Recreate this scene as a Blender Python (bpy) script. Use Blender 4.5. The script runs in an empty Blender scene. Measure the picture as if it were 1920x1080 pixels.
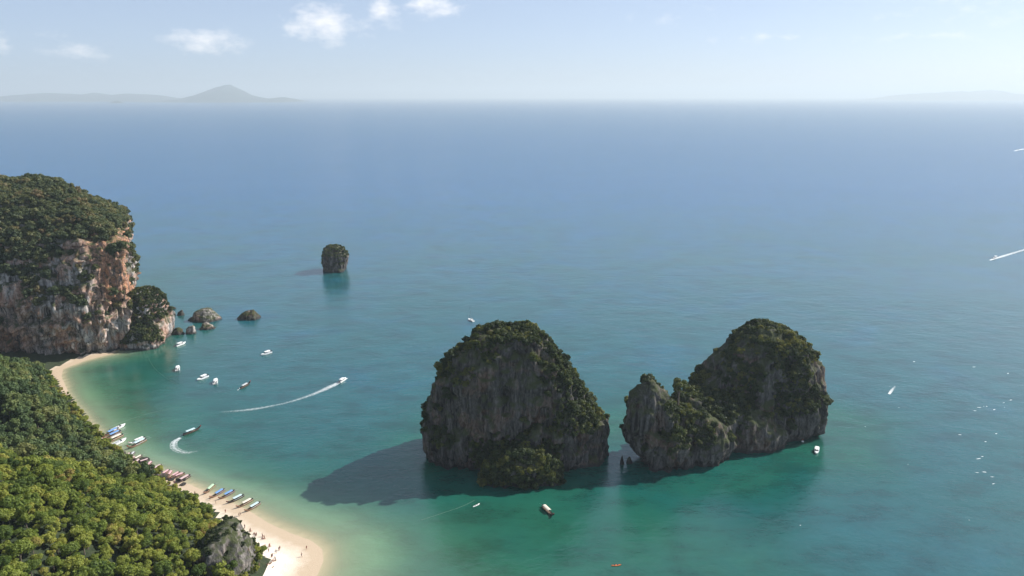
import bpy, bmesh, math, random
import numpy as np
from mathutils import Vector

random.seed(11)
rng = np.random.default_rng(11)
scene = bpy.context.scene
C = scene.collection

# ------------------------------------------------------------------ camera
CAM_H = 170.0                      # metres above the sea (a drone)
FPX = 1400.0                       # focal length in pixels of a 1920 wide frame
PITCH = math.radians(14.46)
cam_d = bpy.data.cameras.new('camera')
cam_d.sensor_width = 36.0
cam_d.lens = 36.0 * FPX / 1920.0
cam_d.clip_start = 1.0
cam_d.clip_end = 300000.0
cam = bpy.data.objects.new('camera', cam_d)
cam.location = (0, 0, CAM_H)
cam.rotation_euler = (math.radians(90) - PITCH, 0, 0)
C.objects.link(cam)
scene.camera = cam

# ------------------------------------------------------------------ sky, sun, exposure
SUN_EL = math.radians(38.0)
SUN_AZ = math.radians(64.0)        # clockwise from +Y (the view direction)
world = bpy.data.worlds.new('World')
scene.world = world
world.use_nodes = True
wn = world.node_tree.nodes
wl = world.node_tree.links
wn.clear()
w_out = wn.new('ShaderNodeOutputWorld')
w_bg = wn.new('ShaderNodeBackground')
w_sky = wn.new('ShaderNodeTexSky')
w_sky.sky_type = 'NISHITA'
w_sky.sun_disc = False
w_sky.sun_elevation = SUN_EL
w_sky.sun_rotation = SUN_AZ
w_sky.altitude = 0
w_sky.air_density = 0.55
w_sky.dust_density = 1.0
w_sky.ozone_density = 3.2
w_bg.inputs['Strength'].default_value = 0.105

# small fair-weather clouds low over the horizon, in direction space so that they go on all round
def wmath(op, a, b=None, clamp=False):
    nd = wn.new('ShaderNodeMath'); nd.operation = op; nd.use_clamp = clamp
    for i, v in enumerate((a, b)):
        if v is None: continue
        if isinstance(v, bpy.types.NodeSocket): wl.new(v, nd.inputs[i])
        else: nd.inputs[i].default_value = v
    return nd.outputs[0]
w_tc = wn.new('ShaderNodeTexCoord'); w_sep = wn.new('ShaderNodeSeparateXYZ'); wl.new(w_tc.outputs['Generated'], w_sep.inputs[0])
w_az = wmath('ARCTAN2', w_sep.outputs[0], w_sep.outputs[1])
w_el = wmath('ARCSINE', w_sep.outputs[2])
w_cx = wn.new('ShaderNodeCombineXYZ'); wl.new(wmath('MULTIPLY', w_az, 1.0), w_cx.inputs[0]); wl.new(wmath('MULTIPLY', w_el, 1.9), w_cx.inputs[1])
def wnoise(scale, detail, rough):
    nd = wn.new('ShaderNodeTexNoise'); nd.inputs['Scale'].default_value = scale; nd.inputs['Detail'].default_value = detail; nd.inputs['Roughness'].default_value = rough
    wl.new(w_cx.outputs[0], nd.inputs['Vector']); return nd.outputs['Fac']
w_n = wnoise(38.0, 7.0, 0.60); w_big = wnoise(5.0, 3.0, 0.5)
w_mask = wmath('MULTIPLY', wmath('SUBTRACT', w_big, 0.60, True), 2.2)
for (cx_, cy_, rx_, ry_, am) in [(600, 45, 75, 38, .80), (555, 52, 34, 22, .70), (640, 62, 60, 16, .55), (722, 18, 32, 22, .80), (690, 52, 70, 22, .5), (812, 12, 65, 22, .8), (385, 76, 70, 26, .80), (330, 78, 30, 14, .5), (152, 96, 60, 18, .62), (5, 80, 26, 28, .55),
                             (1450, 68, 90, 12, .5), (1340, 78, 30, 10, .42), (1740, 66, 160, 10, .42), (1250, 30, 120, 40, .3), (1850, 20, 200, 60, .35), (105, 60, 40, 14, .35)]:
    f_ = 1400.0
    a_, b_ = (cx_ - 960) / f_, (540 - cy_) / f_
    vx, vy, vz = a_, math.cos(PITCH) + b_ * math.sin(PITCH), -math.sin(PITCH) + b_ * math.cos(PITCH)
    az0, el0 = math.atan2(vx, vy), math.atan2(vz, math.hypot(vx, vy))
    u_ = wmath('DIVIDE', wmath('SUBTRACT', w_az, az0), 1.3 * rx_ / f_); v_ = wmath('DIVIDE', wmath('SUBTRACT', w_el, el0), 1.35 * ry_ / f_)
    q_ = wmath('SUBTRACT', 1.0, wmath('SQRT', wmath('ADD', wmath('MULTIPLY', u_, u_), wmath('MULTIPLY', v_, v_))), True)
    w_mask = wmath('MAXIMUM', w_mask, wmath('MULTIPLY', wmath('POWER', q_, 0.75), am))
w_f = wmath('SUBTRACT', wmath('ADD', wmath('MULTIPLY', w_mask, 0.62), wmath('MULTIPLY', w_n, 0.95)), 0.66)
w_f = wmath('MULTIPLY', wmath('MULTIPLY', w_f, 2.6, True), wmath('GREATER_THAN', w_el, 0.0))
w_f = wmath('MULTIPLY', w_f, wmath('MULTIPLY', wmath('MINIMUM', w_mask, 0.5), 1.9), True)
w_mix = wn.new('ShaderNodeMix'); w_mix.data_type = 'RGBA'
# a thin high veil evens out the whole sky
w_veil = wn.new('ShaderNodeMix'); w_veil.data_type = 'RGBA'; w_veil.inputs[0].default_value = 0.52
wl.new(w_sky.outputs[0], w_veil.inputs[6]); w_veil.inputs[7].default_value = (3.4, 4.0, 4.9, 1)
wl.new(wmath('MULTIPLY', w_f, 0.9), w_mix.inputs[0]); wl.new(w_veil.outputs[2], w_mix.inputs[6]); w_mix.inputs[7].default_value = (7.2, 7.1, 7.2, 1)
wl.new(w_mix.outputs[2], w_bg.inputs[0])
wl.new(w_bg.outputs[0], w_out.inputs[0])

sun_d = bpy.data.lights.new('sun', 'SUN')
sun_d.energy = 4.8
sun_d.angle = math.radians(0.53)
sun_d.color = (1.0, 0.95, 0.87)
sun = bpy.data.objects.new('sun', sun_d)
sdir = Vector((math.sin(SUN_AZ) * math.cos(SUN_EL), math.cos(SUN_AZ) * math.cos(SUN_EL), math.sin(SUN_EL)))
sun.rotation_euler = sdir.to_track_quat('Z', 'Y').to_euler()
sun.location = sdir * 500
C.objects.link(sun)

vs = scene.view_settings
vs.view_transform = 'Standard'
vs.look = 'None'
vs.exposure = 0.66
vs.gamma = 1.0
vs.use_curve_mapping = False
scene.cycles.use_denoising = True
scene.cycles.max_bounces = 8
scene.cycles.volume_bounces = 0
scene.cycles.transparent_max_bounces = 16

# ------------------------------------------------------------------ helpers
CP, SP = math.cos(PITCH), math.sin(PITCH)

def ray(px, py):
    a, b = (px - 960.0) / FPX, (540.0 - py) / FPX
    return Vector((a, CP + b * SP, -SP + b * CP))

def at_z(px, py, z=0.0):
    """Point at height z seen at pixel px, py of the photograph."""
    d = ray(px, py)
    t = (z - CAM_H) / d.z
    return Vector((d.x * t, d.y * t, z))

def at_y(px, py, Y):
    d = ray(px, py)
    t = Y / d.y
    return Vector((d.x * t, Y, CAM_H + d.z * t))

def lerp(a, b, t): return a + (b - a) * t
def sstep(a, b, x):
    t = np.clip((x - a) / (b - a), 0, 1)
    return t * t * (3 - 2 * t)

def _hash(ix, iy, iz):
    h = (ix.astype(np.uint32) * np.uint32(374761393) + iy.astype(np.uint32) * np.uint32(668265263)
         + iz.astype(np.uint32) * np.uint32(2246822519))
    h = (h ^ (h >> np.uint32(13))) * np.uint32(1274126177)
    h = (h ^ (h >> np.uint32(16))) * np.uint32(2654435761)
    h = h ^ (h >> np.uint32(15))
    return h.astype(np.float64) / 4294967295.0

def vnoise(p):
    """value noise in -1..1 for an (N,3) array"""
    i = np.floor(p).astype(np.int64); f = p - i
    f = f * f * f * (f * (f * 6 - 15) + 10)
    r = 0
    for dx in (0, 1):
        for dy in (0, 1):
            for dz in (0, 1):
                w = (f[:, 0] if dx else 1 - f[:, 0]) * (f[:, 1] if dy else 1 - f[:, 1]) * (f[:, 2] if dz else 1 - f[:, 2])
                r = r + w * _hash((i[:, 0] + dx) & 0xffffffff, (i[:, 1] + dy) & 0xffffffff, (i[:, 2] + dz) & 0xffffffff)
    return r * 2 - 1

def fbm(p, oct=4, gain=0.5):
    a, s, t = 1.0, 0, 0
    for k in range(oct):
        s = s + a * vnoise(p * (2.03 ** k) + 17.3 * k); t += a; a *= gain
    return s / t

def mesh_np(name, verts, faces):
    me = bpy.data.meshes.new(name)
    me.from_pydata([tuple(v) for v in verts], [], [tuple(f) for f in faces])
    me.update()
    return me

def quad_mesh(name, V, F):
    """fast mesh from numpy arrays of vertices and quads"""
    me = bpy.data.meshes.new(name)
    V = np.asarray(V, dtype=np.float32); F = np.asarray(F, dtype=np.int32)
    k = F.shape[1]
    me.vertices.add(len(V)); me.vertices.foreach_set('co', V.ravel())
    me.loops.add(F.size); me.loops.foreach_set('vertex_index', F.ravel())
    me.polygons.add(len(F))
    me.polygons.foreach_set('loop_start', np.arange(0, F.size, k, dtype=np.int32))
    me.update(calc_edges=True)
    return me

def add_attr(me, name, vals):
    a = me.attributes.new(name, 'FLOAT', 'POINT')
    a.data.foreach_set('value', np.asarray(vals, dtype=np.float32))

def link(name, me, mat=None, parent=None, loc=None, smooth=False):
    o = bpy.data.objects.new(name, me)
    if mat is not None and me is not None and len(me.materials) == 0:
        me.materials.append(mat)
    C.objects.link(o)
    if parent is not None: o.parent = parent
    if loc is not None: o.location = loc
    if smooth: me.polygons.foreach_set('use_smooth', [True] * len(me.polygons))
    return o

def tag(o, label, cat, group=None, kind=None):
    if label: o['label'] = label
    if cat: o['category'] = cat
    if group: o['group'] = group
    if kind: o['kind'] = kind
    return o

def empty(name, loc=(0, 0, 0), rz=0.0):
    o = bpy.data.objects.new(name, None)
    o.location = loc; o.rotation_euler = (0, 0, rz)
    o.empty_display_size = 0.5
    C.objects.link(o)
    return o

def copy_tree(o, parent=None):
    c = o.copy(); C.objects.link(c)
    if parent is not None: c.parent = parent
    for ch in list(o.children): copy_tree(ch, c)
    return c

# ------------------------------------------------------------------ material helpers
class NT:
    def __init__(self, name):
        self.m = bpy.data.materials.new(name); self.m.use_nodes = True
        self.t = self.m.node_tree; self.t.nodes.clear()
        self.out = self.t.nodes.new('ShaderNodeOutputMaterial')
    def n(self, typ, ins=None, **kw):
        nd = self.t.nodes.new(typ)
        for k, v in kw.items(): setattr(nd, k, v)
        for k, v in (ins or {}).items():
            s = nd.inputs[k]
            if hasattr(v, 'is_linked') or isinstance(v, bpy.types.NodeSocket): self.t.links.new(v, s)
            else: s.default_value = v
        return nd
    def math(self, op, a, b=None, c=None, clamp=False):
        nd = self.t.nodes.new('ShaderNodeMath'); nd.operation = op; nd.use_clamp = clamp
        for i, v in enumerate((a, b, c)):
            if v is None: continue
            if isinstance(v, bpy.types.NodeSocket): self.t.links.new(v, nd.inputs[i])
            else: nd.inputs[i].default_value = v
        return nd.outputs[0]
    def ramp(self, fac, stops, interp='LINEAR'):
        nd = self.t.nodes.new('ShaderNodeValToRGB'); cr = nd.color_ramp; cr.interpolation = interp
        while len(cr.elements) > 1: cr.elements.remove(cr.elements[-1])
        for i, (p, c) in enumerate(stops):
            e = cr.elements[0] if i == 0 else cr.elements.new(p)
            e.position = p
            e.color = (c, c, c, 1) if isinstance(c, (int, float)) else (c[0], c[1], c[2], 1)
        self.t.links.new(fac, nd.inputs[0])
        return nd.outputs[0]
    def mix(self, fac, a, b, blend='MIX'):
        nd = self.t.nodes.new('ShaderNodeMix'); nd.data_type = 'RGBA'; nd.blend_type = blend
        for key, v in ((0, fac), (6, a), (7, b)):
            if isinstance(v, bpy.types.NodeSocket): self.t.links.new(v, nd.inputs[key])
            elif key == 0: nd.inputs[0].default_value = v
            else: nd.inputs[key].default_value = (v[0], v[1], v[2], 1)
        return nd.outputs[2]
    def noise(self, vec, scale, detail=4.0, rough=0.55, dist=0.0):
        nd = self.n('ShaderNodeTexNoise', {'Scale': scale, 'Detail': detail, 'Roughness': rough, 'Distortion': dist})
        if vec is not None: self.t.links.new(vec, nd.inputs['Vector'])
        return nd.outputs['Fac']
    def scaled(self, vec, s, rot=(0, 0, 0)):
        nd = self.n('ShaderNodeMapping', {'Scale': s, 'Rotation': rot}); self.t.links.new(vec, nd.inputs['Vector'])
        return nd.outputs[0]
    def done(self, sh, disp=None):
        self.t.links.new(sh, self.out.inputs['Surface']); return self.m

def paint(name, col, rough=0.5, var=0.12, metallic=0.0):
    """a painted or plain surface with slight wear"""
    t = NT(name)
    co = t.n('ShaderNodeTexCoord').outputs['Object']
    nz = t.noise(co, 3.0, 5.0, 0.65)
    dark = tuple(c * (1 - 2.2 * var) for c in col); light = tuple(min(1, c * (1 + var)) for c in col)
    c = t.ramp(nz, [(0.3, dark), (0.55, col), (0.75, light)])
    r = t.math('MULTIPLY_ADD', nz, 0.25, rough - 0.12)
    b = t.n('ShaderNodeBsdfPrincipled', {'Base Color': c, 'Roughness': r, 'Metallic': metallic})
    return t.done(b.outputs[0])
# ------------------------------------------------------------------ the coast line (world metres, from the photograph's pixels)
SHORE_PX = [(640, 1300), (600, 1180), (585, 1110), (594, 1080), (606, 1052), (604, 1030), (584, 1014), (545, 1000), (505, 982), (470, 960),
            (425, 938), (385, 922), (345, 904), (300, 884), (255, 868), (228, 850), (208, 830), (182, 802), (152, 770),
            (128, 735), (115, 707), (118, 692), (160, 676), (215, 662)]
shore = [at_z(x, y) for x, y in SHORE_PX]
LAND = np.array([(40, -60), (-30, 60), (-60, 120)] + [(p.x, p.y) for p in shore] +
                [(-300, 520), (-360, 640), (-900, 700), (-900, -60)])

def poly_sdf(P, poly):
    """signed distance to the coast: positive inland"""
    n = len(poly); d2 = np.full(len(P), 1e18); inside = np.zeros(len(P), bool)
    for i in range(n):
        a, b = poly[i], poly[(i + 1) % n]
        e = b - a; w = P - a
        t = np.clip((w @ e) / (e @ e), 0, 1)
        q = w - t[:, None] * e
        d2 = np.minimum(d2, (q * q).sum(1))
        c = ((a[1] > P[:, 1]) != (b[1] > P[:, 1]))
        with np.errstate(divide='ignore', invalid='ignore'):
            xi = (b[0] - a[0]) * (P[:, 1] - a[1]) / (b[1] - a[1] + 1e-12) + a[0]
        inside ^= c & (P[:, 0] < xi)
    d = np.sqrt(d2)
    return np.where(inside, d, -d)

# islets in the bay as circles (x, y, radius): shallow water surrounds them
def ctr(px, py): p = at_z(px, py); return (p.x, p.y)
SHOALS = [(ctr(965, 850), 46, 60), (ctr(1290, 840), 42, 60), (ctr(1470, 800), 40, 50)]

# ------------------------------------------------------------------ sea
def axis(lo, hi, step, far_lo, far_hi, g=1.14):
    a = list(np.arange(lo, hi + 0.01, step))
    s = step; x = lo; left = []
    while x > far_lo: s *= g; x -= s; left.append(x)
    s = step; x = hi; right = []
    while x < far_hi: s *= g; x += s; right.append(x)
    return np.array(left[::-1] + a + right)

gx = axis(-420, 420, 4.0, -52000, 52000)
gy = axis(140, 760, 4.0, -3000, 50000)
XX, YY = np.meshgrid(gx, gy)
SV = np.stack([XX.ravel(), YY.ravel(), np.zeros(XX.size)], 1)
nx, ny = len(gx), len(gy)
idx = np.arange(nx * ny).reshape(ny, nx)
SF = np.stack([idx[:-1, :-1], idx[:-1, 1:], idx[1:, 1:], idx[1:, :-1]], -1).reshape(-1, 4)
sea_me = quad_mesh('sea', SV, SF)
land_d = poly_sdf(SV[:, :2], LAND)
wob = fbm(SV / 55.0, 3)
shal = np.exp(-np.clip(-land_d, 0, None) / 80.0) * np.interp(SV[:, 1], [260, 310, 360], [0.97, 0.90, 0.82])                    # fades offshore
tight = np.exp(-np.clip(-land_d + wob * 3, 0, None) / np.interp(SV[:, 1], [240, 285, 310], [20, 14, 8]))
for (c, r, fall) in SHOALS:
    dd = np.hypot(SV[:, 0] - c[0], SV[:, 1] - c[1]) - r
    shal = np.maximum(shal, 0.55 * np.exp(-np.clip(dd, 0, None) / fall))
# the shelf the two islets stand on: shallow towards the camera
shelf = 1 - sstep(250, 470, SV[:, 1] + 0.18 * np.abs(SV[:, 0] + 20) + 25 * wob)
shelf *= 1 - 0.75 * sstep(40, 190, SV[:, 0] + 20 * wob)
shal = np.clip(np.maximum(shal, 0.62 * shelf) + 0.10 * wob, 0, 1)
shal = np.where(SV[:, 1] > 900, shal * 0, shal)
shal = np.maximum(shal, 0.27 * (1 - sstep(420, 1500, SV[:, 1] + 60 * wob)))     # the bay shelves gently out to blue water
add_attr(sea_me, 'shallow', shal)
add_attr(sea_me, 'edge', np.where(land_d > 0, 1.0, tight))

t = NT('sea_water')
pos = t.n('ShaderNodeNewGeometry').outputs['Position']
flat = t.scaled(pos, (1, 1, 0))
sh = t.n('ShaderNodeAttribute', attribute_name='shallow').outputs['Fac']
ed = t.n('ShaderNodeAttribute', attribute_name='edge').outputs['Fac']
pat = t.noise(flat, 0.016, 5.0, 0.6, 0.6)
pat2 = t.noise(t.scaled(flat, (0.6, 1.0, 1)), 0.07, 4.0, 0.65)
shv = t.math('ADD', sh, t.math('MULTIPLY', t.math('SUBTRACT', pat, 0.5), 0.35))
body = t.ramp(shv, [(0.0, (0.008, 0.086, 0.195)), (0.25, (0.008, 0.080, 0.090)), (0.45, (0.005, 0.076, 0.066)),
                    (0.68, (0.012, 0.094, 0.054)), (0.90, (0.06, 0.19, 0.085)), (1.0, (0.17, 0.27, 0.13))])
# weed beds and sand streaks on the bottom
weed = t.ramp(pat2, [(0.34, 0.72), (0.50, 1.0), (0.7, 1.18)])
body = t.mix(1.0, body, weed, 'MULTIPLY')
body = t.mix(t.math('MULTIPLY', ed, 0.85, clamp=True), body, (0.37, 0.42, 0.28))
# waves
w1 = t.noise(t.scaled(flat, (0.55, 1.0, 1), (0, 0, math.radians(-14))), 0.16, 3.0, 0.55, 0.4)
w2 = t.noise(t.scaled(flat, (0.6, 1.0, 1), (0, 0, math.radians(9))), 0.55, 4.0, 0.6, 0.2)
w3 = t.noise(t.scaled(flat, (0.7, 1.0, 1), (0, 0, math.radians(-25))), 0.035, 3.0, 0.55, 0.3)
wh = t.math('ADD', t.math('MULTIPLY', w1, 0.55), t.math('ADD', t.math('MULTIPLY', w2, 0.34), t.math('MULTIPLY', w3, 1.0)))
wind = t.ramp(t.noise(t.scaled(flat, (0.45, 1.0, 1), (0, 0, math.radians(-12))), 0.006, 4.0, 0.6, 0.8), [(0.35, 0.20), (0.5, 0.42), (0.65, 0.58)])
bump = t.n('ShaderNodeBump', {'Strength': wind, 'Distance': 1.0, 'Height': wh})
df = t.n('ShaderNodeBsdfDiffuse', {'Color': body, 'Normal': bump.outputs[0]})
gl = t.n('ShaderNodeBsdfGlossy', {'Color': (1, 1, 1, 1), 'Roughness': 0.18, 'Normal': bump.outputs[0]})
fre = t.n('ShaderNodeFresnel', {'IOR': 1.62, 'Normal': bump.outputs[0]})
pr = t.n('ShaderNodeMixShader', {0: t.math('MINIMUM', fre.outputs[0], 0.33), 1: df.outputs[0], 2: gl.outputs[0]})   # a ruffled sea never mirrors fully at grazing angles
tr = t.n('ShaderNodeBsdfTransparent', {'Color': (0.93, 0.97, 0.93, 1)})
al = t.math('SUBTRACT', 1.0, t.ramp(ed, [(0.35, 0.0), (0.7, 0.42), (1.0, 1.0)]))
mx = t.n('ShaderNodeMixShader', {0: al, 1: tr.outputs[0], 2: pr.outputs[0]})
M_SEA = t.done(mx.outputs[0])
sea = link('sea', sea_me, M_SEA)
sea['kind'] = 'structure'
sea_me.polygons.foreach_set('use_smooth', [True] * len(sea_me.polygons))
# ------------------------------------------------------------------ beach and jungle hillside (one height field, split by cover)
def beach_width(P):
    """width of bare sand: broad at the spit, narrow under the wood, broader in the cove"""
    return np.interp(P[:, 1], [200, 262, 285, 310, 335, 400, 430, 470], [21, 17, 9, 5, 1.0, 1.0, 5, 10])

def land_height(P, d):
    """ground height in metres at points P with inland distance d"""
    p3 = np.stack([P[:, 0], P[:, 1], np.zeros(len(P))], 1)
    w = fbm(p3 / 38.0, 4)
    z = np.where(d > 0, 0.085 * d, 0.07 * d)
    z = np.minimum(z, 1.6 + 0.01 * d)
    bw = beach_width(P) + 2.5 * w
    south = 1 - sstep(250, 325, P[:, 1])
    rise = 0.70 * np.clip(d - bw, 0, None)
    rise = 78 * (1 - np.exp(-rise / 78.0)) * 1.12
    z = z + rise * (0.12 + 0.88 * south) * (1 + 0.16 * w)
    # wooded knoll behind the middle of the beach
    for (kx, ky, sx, sy, kz) in ((-262, 338, 26, 24, 30), (-300, 372, 34, 32, 30)):
        g = np.exp(-((P[:, 0] - kx) / sx) ** 2 - ((P[:, 1] - ky) / sy) ** 2)
        z = z + kz * g * sstep(6, 26, d)
    return z + np.where(d > bw, 0.8 * w, 0.12 * w * sstep(0, 6, d))

tx = np.arange(-520, 12, 2.5); ty = np.arange(60, 640, 2.5)
TX, TY = np.meshgrid(tx, ty)
TP = np.stack([TX.ravel(), TY.ravel()], 1)
td = poly_sdf(TP, LAND)
tz = land_height(TP, td)
TV = np.concatenate([TP, tz[:, None]], 1)
tn, tm = len(tx), len(ty)
tid = np.arange(tn * tm).reshape(tm, tn)
TF = np.stack([tid[:-1, :-1], tid[:-1, 1:], tid[1:, 1:], tid[1:, :-1]], -1).reshape(-1, 4)
fz = tz[TF].mean(1); fd = td[TF].mean(1)
fw = fbm(np.concatenate([TV[TF].mean(1)[:, :2], np.zeros((len(TF), 1))], 1) / 9.0, 3)
keep = fd > -75
woods = (fd > beach_width(TV[TF].mean(1)) - 1.0 + 2.0 * fw)

def submesh(name, sel):
    f = TF[sel]; u, inv = np.unique(f, return_inverse=True)
    return quad_mesh(name, TV[u], inv.reshape(-1, 4))

t = NT('beach_sand')
pos = t.n('ShaderNodeNewGeometry').outputs['Position']
z = t.n('ShaderNodeSeparateXYZ', {0: pos}).outputs['Z']
n1 = t.noise(pos, 0.25, 5.0, 0.6); n2 = t.noise(pos, 2.5, 4.0, 0.6)
zz = t.math('ADD', z, t.math('MULTIPLY', t.math('SUBTRACT', n1, 0.5), 0.7))
dry = t.ramp(n2, [(0.25, (0.68, 0.59, 0.49)), (0.7, (0.82, 0.74, 0.64))])
wet = t.ramp(n2, [(0.25, (0.42, 0.32, 0.22)), (0.7, (0.50, 0.40, 0.29))])
wf = t.ramp(t.math('MULTIPLY_ADD', zz, 0.7, 0.0), [(0.25, 1.0), (0.85, 0.0)])
col = t.mix(wf, dry, wet)
bp = t.n('ShaderNodeBump', {'Strength': 0.35, 'Distance': 0.3, 'Height': n2})
rough = t.math('SUBTRACT', 0.95, t.math('MULTIPLY', wf, 0.35))
b = t.n('ShaderNodeBsdfPrincipled', {'Base Color': col, 'Roughness': rough, 'Specular IOR Level': 0.25, 'Normal': bp.outputs[0]})
M_SAND = t.done(b.outputs[0])

t = NT('forest_floor')
pos = t.n('ShaderNodeNewGeometry').outputs['Position']
n1 = t.noise(pos, 0.6, 6.0, 0.65)
col = t.ramp(n1, [(0.3, (0.010, 0.017, 0.006)), (0.5, (0.020, 0.034, 0.010)), (0.7, (0.04, 0.042, 0.018))])
bp = t.n('ShaderNodeBump', {'Strength': 0.8, 'Distance': 0.6, 'Height': n1})
b = t.n('ShaderNodeBsdfPrincipled', {'Base Color': col, 'Roughness': 0.95, 'Normal': bp.outputs[0]})
M_FLOOR = t.done(b.outputs[0])

beach = link('beach', submesh('beach', keep & ~woods), M_SAND, smooth=True); beach['kind'] = 'structure'
hill = link('jungle_hillside', submesh('jungle_hillside', keep & woods), M_FLOOR, smooth=True); hill['kind'] = 'structure'

def ground_z(x, y):
    i = (x - tx[0]) / 2.5; j = (y - ty[0]) / 2.5
    i0 = int(np.clip(math.floor(i), 0, tn - 2)); j0 = int(np.clip(math.floor(j), 0, tm - 2))
    u, v = i - i0, j - j0
    g = lambda a, b: tz[tid[b, a]]
    return float(lerp(lerp(g(i0, j0), g(i0 + 1, j0), u), lerp(g(i0, j0 + 1), g(i0 + 1, j0 + 1), u), v))

# ------------------------------------------------------------------ limestone
def limestone(name, warm=0.0, dark=0.0, stain=False, vert=0.13):
    t = NT(name)
    pos = t.n('ShaderNodeNewGeometry').outputs['Position']
    nrm = t.n('ShaderNodeNewGeometry').outputs['Normal']
    nz = t.n('ShaderNodeSeparateXYZ', {0: nrm}).outputs['Z']
    streak = t.noise(t.scaled(pos, (1.0, 1.0, vert)), 0.36, 7.0, 0.66, 0.9)
    blot = t.noise(pos, 0.065, 5.0, 0.62, 0.8)
    fine = t.noise(t.scaled(pos, (1, 1, 0.45)), 1.3, 5.0, 0.65)
    k = 1.0 - dark
    grey = t.ramp(streak, [(0.37, (0.03 * k, 0.029 * k, 0.031 * k)), (0.45, (0.15 * k, 0.14 * k, 0.135 * k)), (0.54, (0.30 * k, 0.275 * k, 0.26 * k)), (0.64, (0.52 * k, 0.48 * k, 0.45 * k))])
    ochre = t.ramp(fine, [(0.3, (0.26, 0.10, 0.05)), (0.5, (0.46, 0.20, 0.10)), (0.7, (0.60, 0.34, 0.20))])
    of = t.ramp(blot, [(0.52 - 0.13 * warm, 0.0), (0.62 - 0.10 * warm, 0.9 * min(1, warm + 0.1))])
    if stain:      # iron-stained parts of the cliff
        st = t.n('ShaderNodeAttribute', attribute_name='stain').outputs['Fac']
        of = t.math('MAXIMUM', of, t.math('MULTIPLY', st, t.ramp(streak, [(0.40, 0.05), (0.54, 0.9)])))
    col = t.mix(of, grey, ochre)
    col = t.mix(1.0, col, t.ramp(fine, [(0.3, 0.55), (0.5, 1.0), (0.7, 1.2)]), 'MULTIPLY')
    moss = t.math('MULTIPLY', t.ramp(nz, [(0.12, 0.0), (0.55, 1.0)]), t.ramp(t.noise(pos, 0.22, 4.0, 0.6), [(0.36, 0.15), (0.55, 0.95)]))
    col = t.mix(moss, col, (0.045, 0.055, 0.020))
    z = t.n('ShaderNodeSeparateXYZ', {0: pos}).outputs['Z']
    tide_shade = t.ramp(t.math('MULTIPLY', t.math('ADD', z, t.math('MULTIPLY', fine, 1.2)), 0.2), [(0.28, 0.9), (0.52, 0.0)])
    col = t.mix(tide_shade, col, (0.035, 0.033, 0.032))           # dark tidal band, with the undercut's shade painted into it
    hgt = t.math('ADD', t.math('MULTIPLY', streak, 0.8), t.math('MULTIPLY', fine, 0.5))
    bp = t.n('ShaderNodeBump', {'Strength': 0.9, 'Distance': 1.0, 'Height': hgt})
    b = t.n('ShaderNodeBsdfPrincipled', {'Base Color': col, 'Roughness': 0.92, 'Specular IOR Level': 0.2, 'Normal': bp.outputs[0]})
    return t.done(b.outputs[0])

M_ROCK = limestone('grey_limestone', 0.03, 0.70)
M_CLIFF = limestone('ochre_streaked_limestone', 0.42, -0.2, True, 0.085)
M_CRAG = limestone('weathered_crag_rock', 0.1, 0.5)
M_BOULDER = limestone('pale_boulder_rock', 0.2, 0.05)

def loft_px(levels, Y, ry, depth_shift=None, nseg=28):
    """closed stack of rounded cross-sections; levels = (py, px left, px right) outline on the plane y = Y; ry = half depth per level"""
    V, F = [], []
    n = len(levels)
    for k, (py, xl, xr) in enumerate(levels):
        a, b = at_y(xl, py, Y), at_y(xr, py, Y)
        cx, rx, z = (a.x + b.x) / 2, (b.x - a.x) / 2, a.z
        dy = ry[k] if isinstance(ry, (list, tuple)) else ry
        ys = depth_shift[k] if depth_shift else 0.0
        for s in range(nseg):
            th = 2 * math.pi * s / nseg
            c, q = math.cos(th), math.sin(th)
            e = 0.78
            V.append((cx + rx * math.copysign(abs(c) ** e, c), Y + ys + dy * math.copysign(abs(q) ** e, q), z))
    for k in range(n - 1):
        for s in range(nseg):
            s2 = (s + 1) % nseg
            F.append((k * nseg + s, k * nseg + s2, (k + 1) * nseg + s2, (k + 1) * nseg + s))
    F.append(tuple(range(nseg))[::-1] if False else tuple(range(nseg)))
    F.append(tuple((n - 1) * nseg + s for s in range(nseg))[::-1])
    return V, F

def loft_world(levels, nseg=64):
    """levels = (z, cx, cy, list of (angle deg, radius)) closed and smoothly interpolated in angle"""
    V, F = [], []
    for (z, cx, cy, prof) in levels:
        an = np.array([p[0] for p in prof], float); rr = np.array([p[1] for p in prof], float)
        an = np.concatenate([an - 360, an, an + 360]); rr = np.concatenate([rr, rr, rr])
        for s in range(nseg):
            th = 360.0 * s / nseg
            r = float(np.interp(th, an, rr))
            V.append((cx + r * math.cos(math.radians(th)), cy + r * math.sin(math.radians(th)), z))
    n = len(levels)
    for k in range(n - 1):
        for s in range(nseg):
            s2 = (s + 1) % nseg
            F.append((k * nseg + s, k * nseg + s2, (k + 1) * nseg + s2, (k + 1) * nseg + s))
    F.append(tuple(range(nseg))); F.append(tuple((n - 1) * nseg + s for s in range(nseg))[::-1])
    return V, F

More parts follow.
